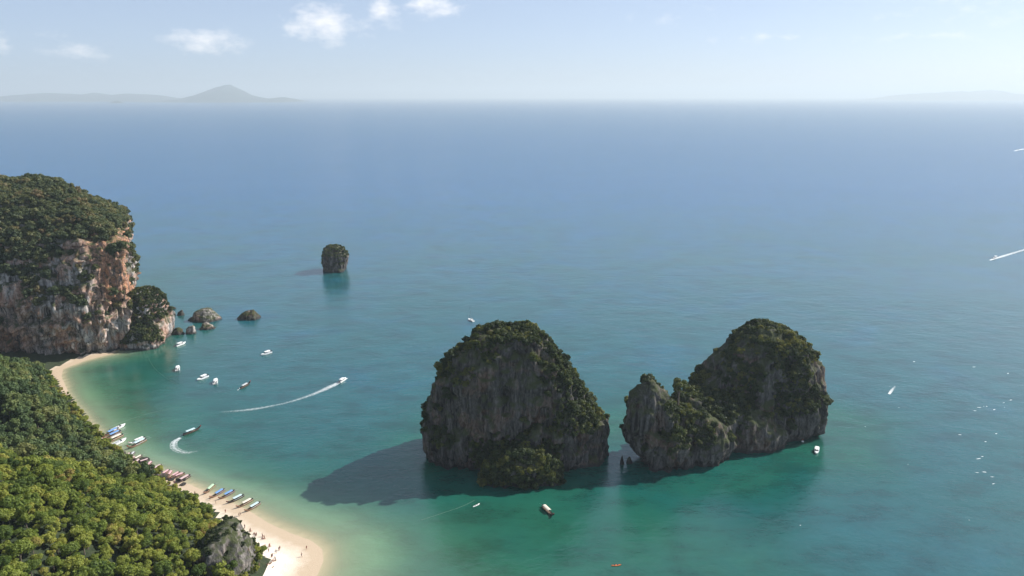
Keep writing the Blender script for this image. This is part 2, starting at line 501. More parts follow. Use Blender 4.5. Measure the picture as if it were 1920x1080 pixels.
def sculpt(name, bodies, voxel, amp=1.0, notch=1.6, mat=None, seed=0.0, base=None, smooth_it=6, flute=1.0, notch_z=4.0):
    """union the closed bodies (voxel remesh), then carve limestone relief into the surface; returns object and numpy verts, normals"""
    bm = bmesh.new()
    for V, F in bodies:
        vs_ = [bm.verts.new(v) for v in V]
        for f in F: bm.faces.new([vs_[i] for i in f])
    bmesh.ops.recalc_face_normals(bm, faces=bm.faces)
    me = bpy.data.meshes.new(name + '_base'); bm.to_mesh(me); bm.free()
    o = bpy.data.objects.new(name + '_base', me); C.objects.link(o)
    r = o.modifiers.new('r', 'REMESH'); r.mode = 'VOXEL'; r.voxel_size = voxel
    s = o.modifiers.new('s', 'SMOOTH'); s.factor = 0.5; s.iterations = smooth_it
    dg = bpy.context.evaluated_depsgraph_get()
    m2 = bpy.data.meshes.new_from_object(o.evaluated_get(dg))
    bpy.data.objects.remove(o); bpy.data.meshes.remove(me)
    n = len(m2.vertices)
    V = np.empty(n * 3, np.float32); m2.vertices.foreach_get('co', V); V = V.reshape(-1, 3).astype(np.float64)
    N = np.empty(n * 3, np.float32); m2.vertices.foreach_get('normal', N); N = N.reshape(-1, 3).astype(np.float64)
    steep = 1 - np.abs(N[:, 2])
    P = V + seed
    S = np.array([1, 1, 0.6])
    d = 2.6 * fbm(P * S / 15.0, 3) + 1.2 * fbm(P * S / 5.5, 3)
    d += 1.9 * (0.38 - np.abs(fbm(P * np.array([1 / 8.5, 1 / 8.5, 1 / 15.0]) + 31.0, 3)) * 1.9)      # sharp creases between buttresses
    pk = fbm(P * np.array([1 / 6.0, 1 / 6.0, 1 / 9.0]) + 77.0, 2)
    d -= 3.4 * sstep(0.22, 0.50, pk) * steep                                                        # hollows and overhangs
    d += 1.3 * steep * (np.floor(4 * vnoise(P * np.array([1 / 11., 1 / 11., 1 / 13.])) + 4 * 0.5) / 4)  # stepped slabs
    fl = fbm(P * np.array([1 / 4.2, 1 / 4.2, 1 / 15.0]) + 1.2 * np.stack([vnoise(P / 9.0)] * 3, 1), 3)
    d += flute * 1.9 * steep * (np.abs(fl) * 2 - 0.55)
    d += 0.9 * steep * vnoise(P * np.array([1 / 40., 1 / 40., 1 / 5.0]))
    d += 0.55 * fbm(P / 1.7, 2)
    d *= amp
    # wave-cut notch just above the water
    nt = np.exp(-((V[:, 2] - notch_z * 0.35) / notch_z) ** 2)
    H = N.copy(); H[:, 2] = 0
    V2 = V + N * d[:, None] - H * (nt * notch * (0.7 + 0.5 * vnoise(P / 9.0)))[:, None]
    if base is None: base = (float(V[:, 0].mean()), float(V[:, 1].mean()), 0.0)
    m2.vertices.foreach_set('co', (V2 - np.array(base)).astype(np.float32).ravel())
    m2.update()
    m2.name = name
    m2.materials.clear()
    ob = link(name, m2, mat, loc=base)
    m2.vertices.foreach_get('normal', (NN := np.empty(n * 3, np.float32)))
    m2.polygons.foreach_set('use_smooth', [True] * len(m2.polygons))
    return ob, V2, NN.reshape(-1, 3).astype(np.float64)

# ---- the taller islet
L1 = [(605, 912, 992), (609, 898, 1005), (620, 882, 1020), (637, 864, 1036), (660, 846, 1050), (690, 828, 1068), (720, 816, 1090), (745, 808, 1106), (765, 802, 1122),
      (790, 796, 1135), (830, 795, 1138), (860, 799, 1134), (900, 806, 1122)]
R1 = [7, 10, 12, 14, 16, 18, 20, 22, 23, 24, 25, 24, 22]
B1 = [loft_px(L1, 345, R1, [-11, -11, -11, -11, -10, -10, -9, -9, -8, -8, -8, -8, -8]),
      loft_px([(838, 930, 1010), (855, 905, 1045), (880, 890, 1060), (925, 885, 1062)], 313, [8, 13, 15, 16])]
islet1, I1V, I1N = sculpt('limestone_islet', B1, 0.72, 1.0, 3.6, M_ROCK, 3.0)
tag(islet1, 'tall dark limestone islet with bushes at its foot, left of the double-humped one', 'islet')

# ---- the double-humped islet
B2 = [loft_px([(614, 1428, 1456), (618, 1412, 1470), (626, 1396, 1483), (643, 1376, 1503), (664, 1354, 1520), (692, 1330, 1528), (720, 1310, 1535), (750, 1298, 1536), (775, 1294, 1533), (800, 1292, 1523), (822, 1292, 1511), (850, 1292, 1505)],
              372, [6, 11, 15, 19, 22, 25, 27, 28, 28, 27, 25, 24]),
      loft_px([(738, 1282, 1340), (752, 1262, 1400), (772, 1250, 1440), (800, 1244, 1470), (840, 1240, 1475), (880, 1240, 1460)], 350, [9, 14, 17, 19, 19, 18]),
      loft_px([(765, 1230, 1300), (785, 1218, 1350), (810, 1210, 1375), (850, 1206, 1380), (895, 1206, 1375)], 334, [7, 11, 13, 14, 13]),
      loft_px([(712, 1213, 1225), (720, 1204, 1234), (736, 1190, 1248), (762, 1175, 1262), (790, 1170, 1275), (825, 1178, 1290), (860, 1190, 1295), (895, 1197, 1295)],
              327, [3, 5, 8, 11, 12, 13, 13, 12])]
islet2, I2V, I2N = sculpt('limestone_islet', B2, 0.72, 1.0, 3.6, M_ROCK, 41.0)
tag(islet2, 'double-humped dark limestone islet with a low saddle, right of the tall one', 'islet')

# ---- the far sea stack
Y3 = at_z(628, 510).y + 8
B3 = [loft_px([(462, 617, 633), (466, 611, 641), (475, 607, 648), (490, 605, 651), (505, 606, 650), (516, 608, 648)], Y3, [4, 8, 11, 12, 12, 11])]
stack3, I3V, I3N = sculpt('sea_stack', B3, 0.9, 0.75, 1.5, M_ROCK, 77.0)
tag(stack3, 'small lone sea stack standing far out in the bay', 'sea stack')

# ---- outcrop at the foot of the headland
B4 = [loft_px([(541, 256, 276), (548, 249, 288), (562, 246, 300), (585, 244, 311), (605, 242, 318), (640, 232, 320), (668, 226, 314)], 512, [6, 10, 13, 16, 18, 19, 19]),
      loft_px([(612, 252, 285), (628, 238, 300), (645, 226, 310), (664, 222, 312)], 497, [6, 10, 12, 12])]
outcrop4, I4V, I4N = sculpt('rock_outcrop', B4, 0.9, 0.8, 1.8, M_CLIFF, 9.0)
tag(outcrop4, 'low bushy rock outcrop jutting into the sea at the foot of the cliff', 'rock outcrop')

# ---- the headland: cliff wall below, wooded dome above
def prof(*a): return list(a)
HX, HY = -392.0, 560.0
WALL = [(0, 92), (25, 88), (46, 92), (77, 123), (110, 140), (180, 200), (230, 150), (266, 120), (296, 108), (303, 117), (310, 128), (319, 141), (326, 148), (332, 151), (337, 130), (343, 114), (352, 100)]
def wall(z, tip=1.0, front=1.0, left=1.0):
    # angle 0 = towards the open sea (+x), 270 = towards the camera; separate factors for the tip, the face and the inland side
    out = []
    for a_, r_ in WALL:
        k = left if 150 < a_ < 280 else front if 280 <= a_ < 316 else lerp(front, tip, (a_ - 316) / 12) if 316 <= a_ < 328 else tip
        out.append((a_, r_ * k))
    return (z, HX, HY, out)
def dome(z, right, front, left):
    return (z, -352.0, 556.0, [(0, right * .54), (45, right * .50), (90, right * .75), (140, left * .8), (180, left), (225, left * .8), (270, front), (295, lerp(front, right, .15)), (312, lerp(front, right, .65)), (324, right), (333, right * .86), (342, right * .70)])
HEAD = [wall(-6, 0.96, 0.97, 1.0), wall(2, 0.96, 0.95, 1.0), wall(10, 0.965, 0.95, 0.98), wall(25, 0.985, 1.0, 0.95), wall(38, 0.985, 1.0, 0.90), wall(48, 0.98, 0.96, 0.84),
        wall(56, 0.985, 0.91, 0.78), wall(63, 0.985, 0.86, 0.74), wall(69, 0.98, 0.80, 0.70), dome(75, 108, 72, 190),
        dome(81, 91, 62, 185), dome(87, 72, 52, 175), dome(93, 52, 42, 150), dome(98, 38, 32, 110), dome(102, 32, 22, 70), dome(105, 18, 12, 30), dome(106, 7, 5, 12)]
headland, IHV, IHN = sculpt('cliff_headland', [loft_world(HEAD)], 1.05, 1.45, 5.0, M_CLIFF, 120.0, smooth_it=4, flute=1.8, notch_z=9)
th_ = np.degrees(np.arctan2(IHV[:, 1] - HY, IHV[:, 0] - HX)) % 360
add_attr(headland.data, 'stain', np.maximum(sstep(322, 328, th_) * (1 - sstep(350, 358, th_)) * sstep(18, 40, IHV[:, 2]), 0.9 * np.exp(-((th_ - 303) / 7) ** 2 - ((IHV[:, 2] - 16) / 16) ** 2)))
tag(headland, 'high limestone headland with orange streaked cliff and wooded top on the left', 'cliff')

# ---- crag on the near hillside, above the beach
B5 = [loft_px([(1012, 418, 440), (1024, 414, 452), (1045, 412, 462), (1075, 410, 470), (1140, 410, 478)], 238, [4, 7, 9, 10, 10]), loft_px([(1000, 396, 424), (1006, 388, 436), (1020, 380, 446), (1038, 376, 452), (1065, 374, 458), (1100, 374, 464), (1140, 376, 468)], 232, [5, 8, 10, 11, 12, 13, 13])]
crag, I5V, I5N = sculpt('rock_crag', B5, 0.45, 1.0, 0.0, M_CRAG, 205.0)
tag(crag, 'bare grey rock crag breaking out of the jungle above the sand', 'crag')

# ---- boulders in the sea beside the outcrop and the islets
BOULD = [((352, 417, 579, 606), 'largest offshore boulder, topped with dry grass, near the headland'),
         ((448, 488, 581, 602), 'dark humped boulder standing alone farthest from the headland'),
         ((373, 406, 606, 620), 'low pale boulder in front of the grassy one'),
         ((345, 370, 612, 628), 'pale pointed boulder between the outcrop and the low pale boulder'),
         ((320, 346, 616, 629), 'small dark boulder awash against the outcrop tip'),
         ((319, 331, 580, 593), 'small pale tilted boulder behind the outcrop'),
         ((329, 347, 582, 593), 'small dark wedge boulder behind the outcrop'),
         ((320, 331, 575, 581), 'tiny black rock awash farthest behind the outcrop'),
         ((1161, 1172, 853, 873), 'left one of two small dark rocks between the islets'),
         ((1174, 1187, 856, 871), 'right one of two small dark rocks between the islets'),
         ((1030, 1052, 893, 910), 'small dark rock at the foot of the tall islet')]
for k, ((x0, x1, y0, y1), lab) in enumerate(BOULD):
    Yb = at_z((x0 + x1) / 2, y1 - 1).y
    w = at_y(x1, y1, Yb).x - at_y(x0, y1, Yb).x
    q = 0.15 * math.sin(k * 2.4) * (x1 - x0)
    cx = (x0 + x1) / 2
    lv = [(y0, cx + q - 0.16 * (x1 - x0), cx + q + 0.12 * (x1 - x0)), (lerp(y0, y1, .3), lerp(x0, cx, .35), lerp(x1, cx, .4)),
          (lerp(y0, y1, .65), lerp(x0, cx, .08), lerp(x1, cx, .12)), (y1, x0, x1), (y1 + 10, x0, x1)]
    ry = [w * .12, w * .24, w * .34, w * .38, w * .38]
    mat = M_BOULDER if k in (0, 2, 3, 5) else M_ROCK
    ob, _, _ = sculpt('boulder', [loft_px(lv, Yb + w * .33, ry, nseg=18)], max(0.35, w * 0.035), min(0.8, w * 0.055), 0.5, mat, 300 + 13 * k, smooth_it=3)
    tag(ob, lab, 'boulder', 'boulders in the sea')
    if k == 0: GRASSY = ob

# ---- rubble on the shore between the boats
RUB = np.random.default_rng(21)
rub_protos = []
for k in range(5):
    V_, F_ = [], []
    bm = bmesh.new(); bmesh.ops.create_icosphere(bm, subdivisions=3, radius=1.0)
    co = np.array([v.co[:] for v in bm.verts])
    d_ = 1 + 0.42 * fbm(co * 1.3 + 9.0 * k, 3) + 0.10 * np.floor(3 * vnoise(co * 1.9 + 4 * k))
    for v, q in zip(bm.verts, d_): v.co = Vector((v.co.x * q * 1.35, v.co.y * q, v.co.z * q * 0.7))
    me = bpy.data.meshes.new('shore_rock'); bm.to_mesh(me); bm.free(); me.materials.append(M_BOULDER)
    rub_protos.append(me)
for k, (x, y) in enumerate([(229, 852), (234, 862), (241, 868), (252, 873), (259, 876), (263, 880), (273, 881), (276, 886), (287, 886), (299, 884), (304, 893), (312, 897), (322, 899), (343, 908), (340, 899), (297, 890), (246, 850), (268, 862)]):
    p = at_z(x, y, 0.4)
    o = link('shore_rock', rub_protos[k % 5], loc=(p.x, p.y, max(-0.1, ground_z(p.x, p.y)) + 0.2))
    s_ = RUB.uniform(0.8, 1.9); o.scale = (s_, s_, s_ * RUB.uniform(0.7, 1.1)); o.rotation_euler = (0, 0, RUB.uniform(0, 6.28))
    tag(o, '%s shore rock among the crowded boats, %s' % ('large' if s_ > 1.45 else 'small' if s_ < 1.1 else 'middling', 'at the wood end' if x < 250 else 'in mid crowd' if x < 280 else 'between the two crowds' if x < 305 else 'by the pink boats'), 'rock', 'rubble along the boat shore')

# ---- islands on the horizon
t = NT('distant_island_forest')
pos = t.n('ShaderNodeNewGeometry').outputs['Position']
n1 = t.noise(pos, 0.004, 5.0, 0.6)
col = t.ramp(n1, [(0.35, (0.012, 0.028, 0.026)), (0.65, (0.035, 0.06, 0.05))])
b = t.n('ShaderNodeBsdfPrincipled', {'Base Color': col, 'Roughness': 0.95})
M_ISLE = t.done(b.outputs[0])

def far_island(name, label, Y, outline, depth, seed):
    """ridge with rounded slopes: outline = (px, py) skyline, on the plane y = Y"""
    pts = [at_y(x, y, Y) for x, y in outline]
    xs = np.linspace(pts[0].x, pts[-1].x, 120)
    zs = np.interp(xs, [p.x for p in pts], [p.z for p in pts])
    zs = np.maximum(zs, 2)
    base = (float(xs.mean()), Y, 0.0)
    v = np.linspace(-1, 1, 25)
    X, Vv = np.meshgrid(xs, v); Z = np.tile(zs, (25, 1))
    hgt = Z * (1 - np.abs(Vv) ** 1.5)
    P3 = np.stack([X.ravel(), (Vv * depth).ravel(), np.zeros(X.size)], 1)
    hgt = hgt.ravel() * (1 + 0.22 * fbm(P3 / 900.0 + seed, 4))
    hgt = np.where(np.abs(Vv.ravel()) > 0.99, -10, hgt)
    VV = np.stack([X.ravel() - base[0], (Vv * depth).ravel(), hgt], 1)
    ids = np.arange(X.size).reshape(25, 120)
    F = np.stack([ids[:-1, :-1], ids[:-1, 1:], ids[1:, 1:], ids[1:, :-1]], -1).reshape(-1, 4)
    o = link(name, quad_mesh(name, VV, F), M_ISLE, loc=base, smooth=True)
    tag(o, label, 'island', 'islands on the horizon')
far_island('distant_island', 'hazy pointed mountain island on the left horizon', 21000,
           [(300, 190), (340, 186), (375, 178), (400, 168), (418, 163), (432, 158), (445, 163), (460, 173), (480, 180), (500, 184), (530, 181), (545, 184), (560, 190)], 1500, 1.0)
far_island('distant_island', 'faint long low island at the far left of the horizon', 24000,
           [(-120, 187), (-60, 180), (0, 183), (40, 178), (80, 175), (110, 174), (150, 177), (180, 174), (200, 179), (240, 176), (300, 179), (330, 184), (350, 187)], 2000, 5.0)
far_island('distant_island', 'tiny dark islet low on the horizon before the long island', 17500,
           [(207, 194), (212, 190), (220, 188), (227, 191), (231, 194)], 150, 9.0)
far_island('distant_island', 'barely visible hazy island on the right horizon', 30000,
           [(1640, 186), (1690, 178), (1740, 173), (1790, 174), (1830, 169), (1862, 167), (1890, 174), (1930, 180), (2000, 186)], 2500, 13.0)
# ------------------------------------------------------------------ foliage
def leaf_material(name, stops, trans=0.35, patch=0.35, patch_cols=None):
    t = NT(name)
    oi = t.n('ShaderNodeObjectInfo').outputs['Random']
    tint = t.n('ShaderNodeAttribute', attribute_name='tint').outputs['Fac']
    pos = t.n('ShaderNodeNewGeometry').outputs['Position']
    big = t.noise(pos, 0.035, 3.0, 0.6)
    f = t.math('ADD', t.math('MULTIPLY', oi, 0.70), t.math('ADD', t.math('MULTIPLY', tint, 0.28), t.math('MULTIPLY', t.math('SUBTRACT', big, 0.48), 0.9)), clamp=True)
    col = t.ramp(f, stops)
    d = t.n('ShaderNodeBsdfPrincipled', {'Base Color': col, 'Roughness': 0.62, 'Specular IOR Level': 0.3})
    tr = t.n('ShaderNodeBsdfTranslucent', {'Color': t.mix(1.0, col, (1.35, 1.3, 0.55), 'MULTIPLY')})
    m = t.n('ShaderNodeMixShader', {0: trans, 1: d.outputs[0], 2: tr.outputs[0]})
    return t.done(m.outputs[0])

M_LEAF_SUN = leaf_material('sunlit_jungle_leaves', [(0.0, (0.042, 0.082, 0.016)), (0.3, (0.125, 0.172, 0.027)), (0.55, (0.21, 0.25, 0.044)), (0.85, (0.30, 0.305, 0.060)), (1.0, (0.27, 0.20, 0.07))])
M_LEAF_SHADE = leaf_material('shaded_wood_leaves', [(0.0, (0.034, 0.062, 0.024)), (0.35, (0.064, 0.104, 0.036)), (0.65, (0.105, 0.145, 0.046)), (0.9, (0.18, 0.19, 0.06))], 0.25)  # darker copy of the leaves: the knoll wood's shade is painted in
M_LEAF_CLIFF = leaf_material('cliff_scrub_leaves', [(0.0, (0.028, 0.046, 0.024)), (0.3, (0.056, 0.080, 0.036)), (0.55, (0.090, 0.110, 0.046)), (0.8, (0.145, 0.145, 0.060)), (0.96, (0.18, 0.13, 0.075))], 0.3)
M_LEAF_ISLET = leaf_material('islet_scrub_leaves', [(0.0, (0.018, 0.032, 0.012)), (0.4, (0.036, 0.056, 0.020)), (0.7, (0.066, 0.086, 0.026)), (0.95, (0.15, 0.15, 0.035))], 0.38)
M_BARK = paint('pale_bark', (0.16, 0.13, 0.10), 0.9, 0.25)

def crown_mesh(name, seed, rx, rz, nblob, nleaf, leaf, mat, low=-0.35, drop=0.0):
    r = np.random.default_rng(seed)
    bc, br = [], []
    nblob = int(nblob * 1.5)
    for k in range(nblob):
        a = r.uniform(0, 2 * math.pi); q = math.sqrt(r.uniform(0, 1)) * 0.72
        zz = r.uniform(low, 0.75) * (1 - 0.55 * q * q)
        bc.append((rx * q * math.cos(a), rx * q * math.sin(a), rz * zz)); br.append(rx * r.uniform(0.20, 0.40))
    bc = np.array(bc); br = np.array(br)
    V, F, T = [], [], []
    # leaf sprays on the blobs
    kk = r.choice(nblob, nleaf, p=br ** 2 / (br ** 2).sum())
    d = r.normal(size=(nleaf, 3)); d[:, 2] = np.abs(d[:, 2]) * 1.0 - 0.35 * r.random(nleaf)
    d /= np.linalg.norm(d, axis=1)[:, None]
    p = bc[kk] + d * (br[kk] * r.uniform(0.74, 1.30, nleaf))[:, None]
    n = d + r.normal(size=(nleaf, 3)) * 0.42; n /= np.linalg.norm(n, axis=1)[:, None]
    u = np.cross(n, r.normal(size=(nleaf, 3))); u /= np.linalg.norm(u, axis=1)[:, None]
    v = np.cross(n, u)
    s = leaf * r.uniform(0.6, 1.35, nleaf)[:, None]
    tb = r.random(nblob)
    tint = np.clip(tb[kk] * 0.6 + r.random(nleaf) * 0.4, 0, 1)
    # each spray is a bent diamond of two triangles
    q0 = p - u * s; q1 = p + v * s * 0.62 + n * s * 0.12; q2 = p + u * s - n * s * 0.25; q3 = p - v * s * 0.62 + n * s * 0.12
    LV = np.stack([q0, q1, q2, q3], 1).reshape(-1, 3)
    LF = np.arange(nleaf * 4).reshape(-1, 4)
    V.append(LV); F.append(LF); T.append(np.repeat(tint, 4))
    # leafy core of each blob so the crown is not see-through
    off = nleaf * 4
    nu, nv = 7, 5
    for k in range(nblob):
        th = np.linspace(0, 2 * math.pi, nu, endpoint=False); ph = np.linspace(0.05, math.pi - 0.05, nv)
        PH, TH = np.meshgrid(ph, th, indexing='ij')
        rr = br[k] * 0.74 * r.uniform(0.82, 1.1, PH.shape)
        cv = np.stack([np.sin(PH) * np.cos(TH), np.sin(PH) * np.sin(TH), np.cos(PH)], -1) * rr[..., None] + bc[k]
        ids = np.arange(nu * nv).reshape(nv, nu) + off
        V.append(cv.reshape(-1, 3)); T.append(np.full(nu * nv, tb[k] * 0.5))
        F.append(np.stack([ids[:-1], np.roll(ids[:-1], -1, 1), np.roll(ids[1:], -1, 1), ids[1:]], -1).reshape(-1, 4))
        off += nu * nv
    me = quad_mesh(name, np.concatenate(V), np.concatenate(F))
    add_attr(me, 'tint', np.concatenate(T))
    me.materials.append(mat)
    return me

def trunk_mesh(name, seed, h, r0, spread, mat):
    r = np.random.default_rng(seed)
    V, F = [], []
    def tube(pts, rad, ns=6):
        o = len(V)
        for p_, q_ in zip(pts, rad):
            for s in range(ns):
                a = 2 * math.pi * s / ns
                V.append((p_[0] + q_ * math.cos(a), p_[1] + q_ * math.sin(a), p_[2]))
        for k in range(len(pts) - 1):
            for s in range(ns):
                F.append((o + k * ns + s, o + k * ns + (s + 1) % ns, o + (k + 1) * ns + (s + 1) % ns, o + (k + 1) * ns + s))
    b = r.uniform(-0.2, 0.2, 2)
    tube([(0, 0, -1.2), (b[0] * .4, b[1] * .4, h * .35), (b[0], b[1], h * .7), (b[0] * 1.2, b[1] * 1.2, h * 1.05)], [r0 * 1.5, r0, r0 * .75, r0 * .25])
    for k in range(4):
        a = k * 1.57 + r.uniform(-.4, .4)
        tube([(b[0] * .8, b[1] * .8, h * .55), (math.cos(a) * spread * .5, math.sin(a) * spread * .5, h * .85), (math.cos(a) * spread, math.sin(a) * spread, h * 1.1)],
             [r0 * .55, r0 * .4, r0 * .15], 5)
    return_me = mesh_np(name, V, F); return_me.materials.append(mat)
    return return_me

def project(P):
    """pixel and range of world points (N,3) for choosing which repeats show largest"""
    r = P - np.array([0, 0, CAM_H])
    zc = r[:, 1] * CP - r[:, 2] * SP; yc = r[:, 1] * SP + r[:, 2] * CP
    return 960 + FPX * r[:, 0] / zc, 540 - FPX * yc / zc, np.linalg.norm(r, axis=1)

def scatter_stuff(name, label, pts, scl, rot, vid, sources):
    """what nobody could count: the same crowns set out by geometry nodes on points"""
    me = bpy.data.meshes.new(name); me.from_pydata([tuple(p) for p in pts], [], [])
    add_attr(me, 'scl', scl); add_attr(me, 'rot', rot)
    a = me.attributes.new('vid', 'INT', 'POINT'); a.data.foreach_set('value', np.asarray(vid, np.int32))
    o = link(name, me); o['kind'] = 'stuff'; o['label'] = label
    ng = bpy.data.node_groups.new(name, 'GeometryNodeTree')
    ng.interface.new_socket('Geometry', in_out='INPUT', socket_type='NodeSocketGeometry')
    ng.interface.new_socket('Geometry', in_out='OUTPUT', socket_type='NodeSocketGeometry')
    gi = ng.nodes.new('NodeGroupInput'); go = ng.nodes.new('NodeGroupOutput')
    iop = ng.nodes.new('GeometryNodeInstanceOnPoints')
    jn = ng.nodes.new('GeometryNodeJoinGeometry')
    for s in reversed(sources):
        inf = ng.nodes.new('GeometryNodeObjectInfo'); inf.transform_space = 'ORIGINAL'
        inf.inputs['Object'].default_value = s
        inf.inputs['As Instance'].default_value = True
        ng.links.new(inf.outputs['Geometry'], jn.inputs[0])
    def named(nm, dt):
        q = ng.nodes.new('GeometryNodeInputNamedAttribute'); q.data_type = dt; q.inputs['Name'].default_value = nm
        return q.outputs['Attribute']
    cx = ng.nodes.new('ShaderNodeCombineXYZ'); ng.links.new(named('rot', 'FLOAT'), cx.inputs[2])
    ng.links.new(gi.outputs[0], iop.inputs['Points']); ng.links.new(jn.outputs[0], iop.inputs['Instance'])
    iop.inputs['Pick Instance'].default_value = True
    ng.links.new(named('vid', 'INT'), iop.inputs['Instance Index'])
    ng.links.new(cx.outputs[0], iop.inputs['Rotation'])
    ng.links.new(named('scl', 'FLOAT'), iop.inputs['Scale'])
    ng.links.new(iop.outputs[0], go.inputs[0])
    md = o.modifiers.new('scatter', 'NODES'); md.node_group = ng
    return o

def thin(P, rad, r):
    """poisson-like thinning: indices whose neighbours are at least rad apart"""
    order = r.permutation(len(P)); cell = {}; out = []
    for i in order:
        c = tuple(np.floor(P[i] / rad).astype(int)); ok = True
        for a in (-1, 0, 1):
            for b_ in (-1, 0, 1):
                for d_ in (-1, 0, 1):
                    for j in cell.get((c[0] + a, c[1] + b_, c[2] + d_), ()):
                        if ((P[i] - P[j]) ** 2).sum() < rad * rad: ok = False; break
                    if not ok: break
                if not ok: break
            if not ok: break
        if ok:
            cell.setdefault(c, []).append(i); out.append(i)
    return np.array(out)

def where_label(p, s, allscl, text):
    """say which tree by its size and its place"""
    x, y, _ = project(np.array([p])); x, y = x[0], y[0]
    lo, hi = np.quantile(allscl, (0.33, 0.75))
    size = 'small' if s < lo else 'broad' if s > hi else 'middling'
    side = 'at the left edge' if x < 90 else 'left of centre' if x < 190 else 'right of centre' if x < 300 else 'towards the crag'
    if y > 900: row = ('upper', 'middle', 'lower', 'lowest')[int(np.clip((y - 900) // 50, 0, 3))]
    elif y > 690: row = ('top', 'upper', 'middle', 'lower', 'lowest')[int(np.clip((y - 690) // 45, 0, 4))]
    else: row = ('top', 'upper', 'middle', 'lower', 'lowest')[int(np.clip((y - 330) // 60, 0, 4))]
    return '%s %s, %s row, %s' % (size, text, row, side)

def plant_forest(kind, pts, scl, protos, keep_n, labeler, group, stuff_name, stuff_label, rank, r, shrub=False):
    """the keep_n plants that show largest become things of their own, the rest one stuff object.
       protos = list of (trunk mesh or None, crown mesh, crown lift)"""
    n = len(pts); rot = r.uniform(0, 6.28, n); vid = r.integers(0, len(protos), n)
    order = np.argsort(rank); solo = set(order[:keep_n].tolist())
    crown_src = [None] * len(protos)
    made = [None] * len(protos)
    for i in order[:keep_n]:
        k = int(vid[i]); tm_, cm, lift = protos[k]
        if shrub:
            o = link(kind, cm, loc=pts[i]); o.rotation_euler = (0, 0, rot[i]); o.scale = (scl[i],) * 3
            if crown_src[k] is None: crown_src[k] = o
        else:
            if made[k] is None:
                o = empty(kind, pts[i], rot[i])
                link('trunk', tm_, parent=o); c = link('crown', cm, parent=o, loc=(0, 0, lift)); made[k] = o; crown_src[k] = c
            else:
                o = copy_tree(made[k]); o.location = pts[i]; o.rotation_euler = (0, 0, rot[i])
            o.scale = (scl[i],) * 3
        tag(o, labeler(pts[i]) if shrub else where_label(pts[i], scl[i], scl, labeler(pts[i])), 'shrub' if shrub else 'tree', group)
    rest = np.array([i for i in range(n) if i not in solo], int)
    if len(rest):
        ok = np.array([crown_src[v] is not None for v in vid[rest]]); rest = rest[ok]
        lift = np.array([protos[v][2] for v in vid[rest]]) * scl[rest]
        P = pts[rest].copy(); P[:, 2] += lift
        srcs = [s if s is not None else next(q for q in crown_src if q is not None) for s in crown_src]
        scatter_stuff(stuff_name, stuff_label, P, scl[rest], rot[rest], vid[rest], srcs)

# ---- jungle on the near hillside and the knoll
r = np.random.default_rng(5)
gxs, gys = np.meshgrid(np.arange(-330, -55, 2.9), np.arange(110, 440, 2.9))
JP = np.stack([gxs.ravel(), gys.ravel()], 1) + r.uniform(-1.5, 1.5, (gxs.size, 2))
jd = poly_sdf(JP, LAND)
ok = jd > beach_width(JP) + 2.0 * fbm(np.concatenate([JP, np.zeros((len(JP), 1))], 1) / 9.0, 3)
JP = JP[ok]; jd = jd[ok]
jz = np.array([ground_z(x, y) for x, y in JP])
J3 = np.concatenate([JP, jz[:, None]], 1)
px, py, rg = project(J3 + np.array([0, 0, 5]))
vis = (px > -130) & (py < 1230) & (py > 640)
J3, jd, px, py, rg = J3[vis], jd[vis], px[vis], py[vis], rg[vis]
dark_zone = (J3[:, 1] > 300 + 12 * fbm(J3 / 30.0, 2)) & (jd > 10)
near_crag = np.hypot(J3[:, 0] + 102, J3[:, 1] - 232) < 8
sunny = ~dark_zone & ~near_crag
PJ = []
for k in range(8):
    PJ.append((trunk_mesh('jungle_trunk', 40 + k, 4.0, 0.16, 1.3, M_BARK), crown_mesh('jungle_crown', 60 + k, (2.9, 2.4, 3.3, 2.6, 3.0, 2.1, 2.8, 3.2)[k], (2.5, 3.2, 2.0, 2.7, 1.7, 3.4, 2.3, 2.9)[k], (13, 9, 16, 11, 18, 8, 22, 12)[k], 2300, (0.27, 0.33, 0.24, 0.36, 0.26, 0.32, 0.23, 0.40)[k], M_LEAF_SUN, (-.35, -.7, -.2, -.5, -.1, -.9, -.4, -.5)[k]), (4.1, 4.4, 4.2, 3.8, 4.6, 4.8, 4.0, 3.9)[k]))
a = J3[sunny]
scl = 0.76 * r.uniform(0.5, 1.0, len(a)) * r.choice([0.8, 1.1, 1.6], len(a), p=[.42, .36, .22]) * (0.78 + 0.22 * sstep(8, 26, jd[sunny]))
inframe = (px[sunny] > 0) & (py[sunny] < 1085)
plant_forest('jungle_tree', a, scl, PJ, 300,
             lambda p: 'yellow-green tree at the beach edge of the near hillside' if p[1] > 262 else 'yellow-green tree of the sunlit near hillside',
             'trees of the near hillside jungle', 'jungle_canopy', 'dense sunlit jungle canopy behind the nearest trees of the hillside',
             np.where(inframe, rg[sunny], rg[sunny] + 1e4), r)
# tall dark trees on the knoll
b_ = J3[dark_zone]; jb = jd[dark_zone]
sel = thin(b_, 4.6, r); b_ = b_[sel]; jb = jb[sel]
PD = []
for k in range(5):
    PD.append((trunk_mesh('knoll_trunk', 140 + k, 6.5, 0.26, 1.8, M_BARK), crown_mesh('knoll_crown', 160 + k, 3.9, 3.8, 16, 1900, 0.44, M_LEAF_SHADE, -0.8), 6.2))
pxb, pyb, rgb_ = project(b_ + np.array([0, 0, 6]))
scl = r.uniform(0.7, 1.2, len(b_)) * (0.75 + 0.25 * sstep(6, 20, jb))
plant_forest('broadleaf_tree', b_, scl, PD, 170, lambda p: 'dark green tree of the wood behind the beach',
             'trees of the dark wood behind the beach', 'wood_canopy', 'dark tree canopy filling the wood between beach and cliff',
             np.where((pxb > -20) & (pxb < 260), rgb_, rgb_ + 1e4), r)

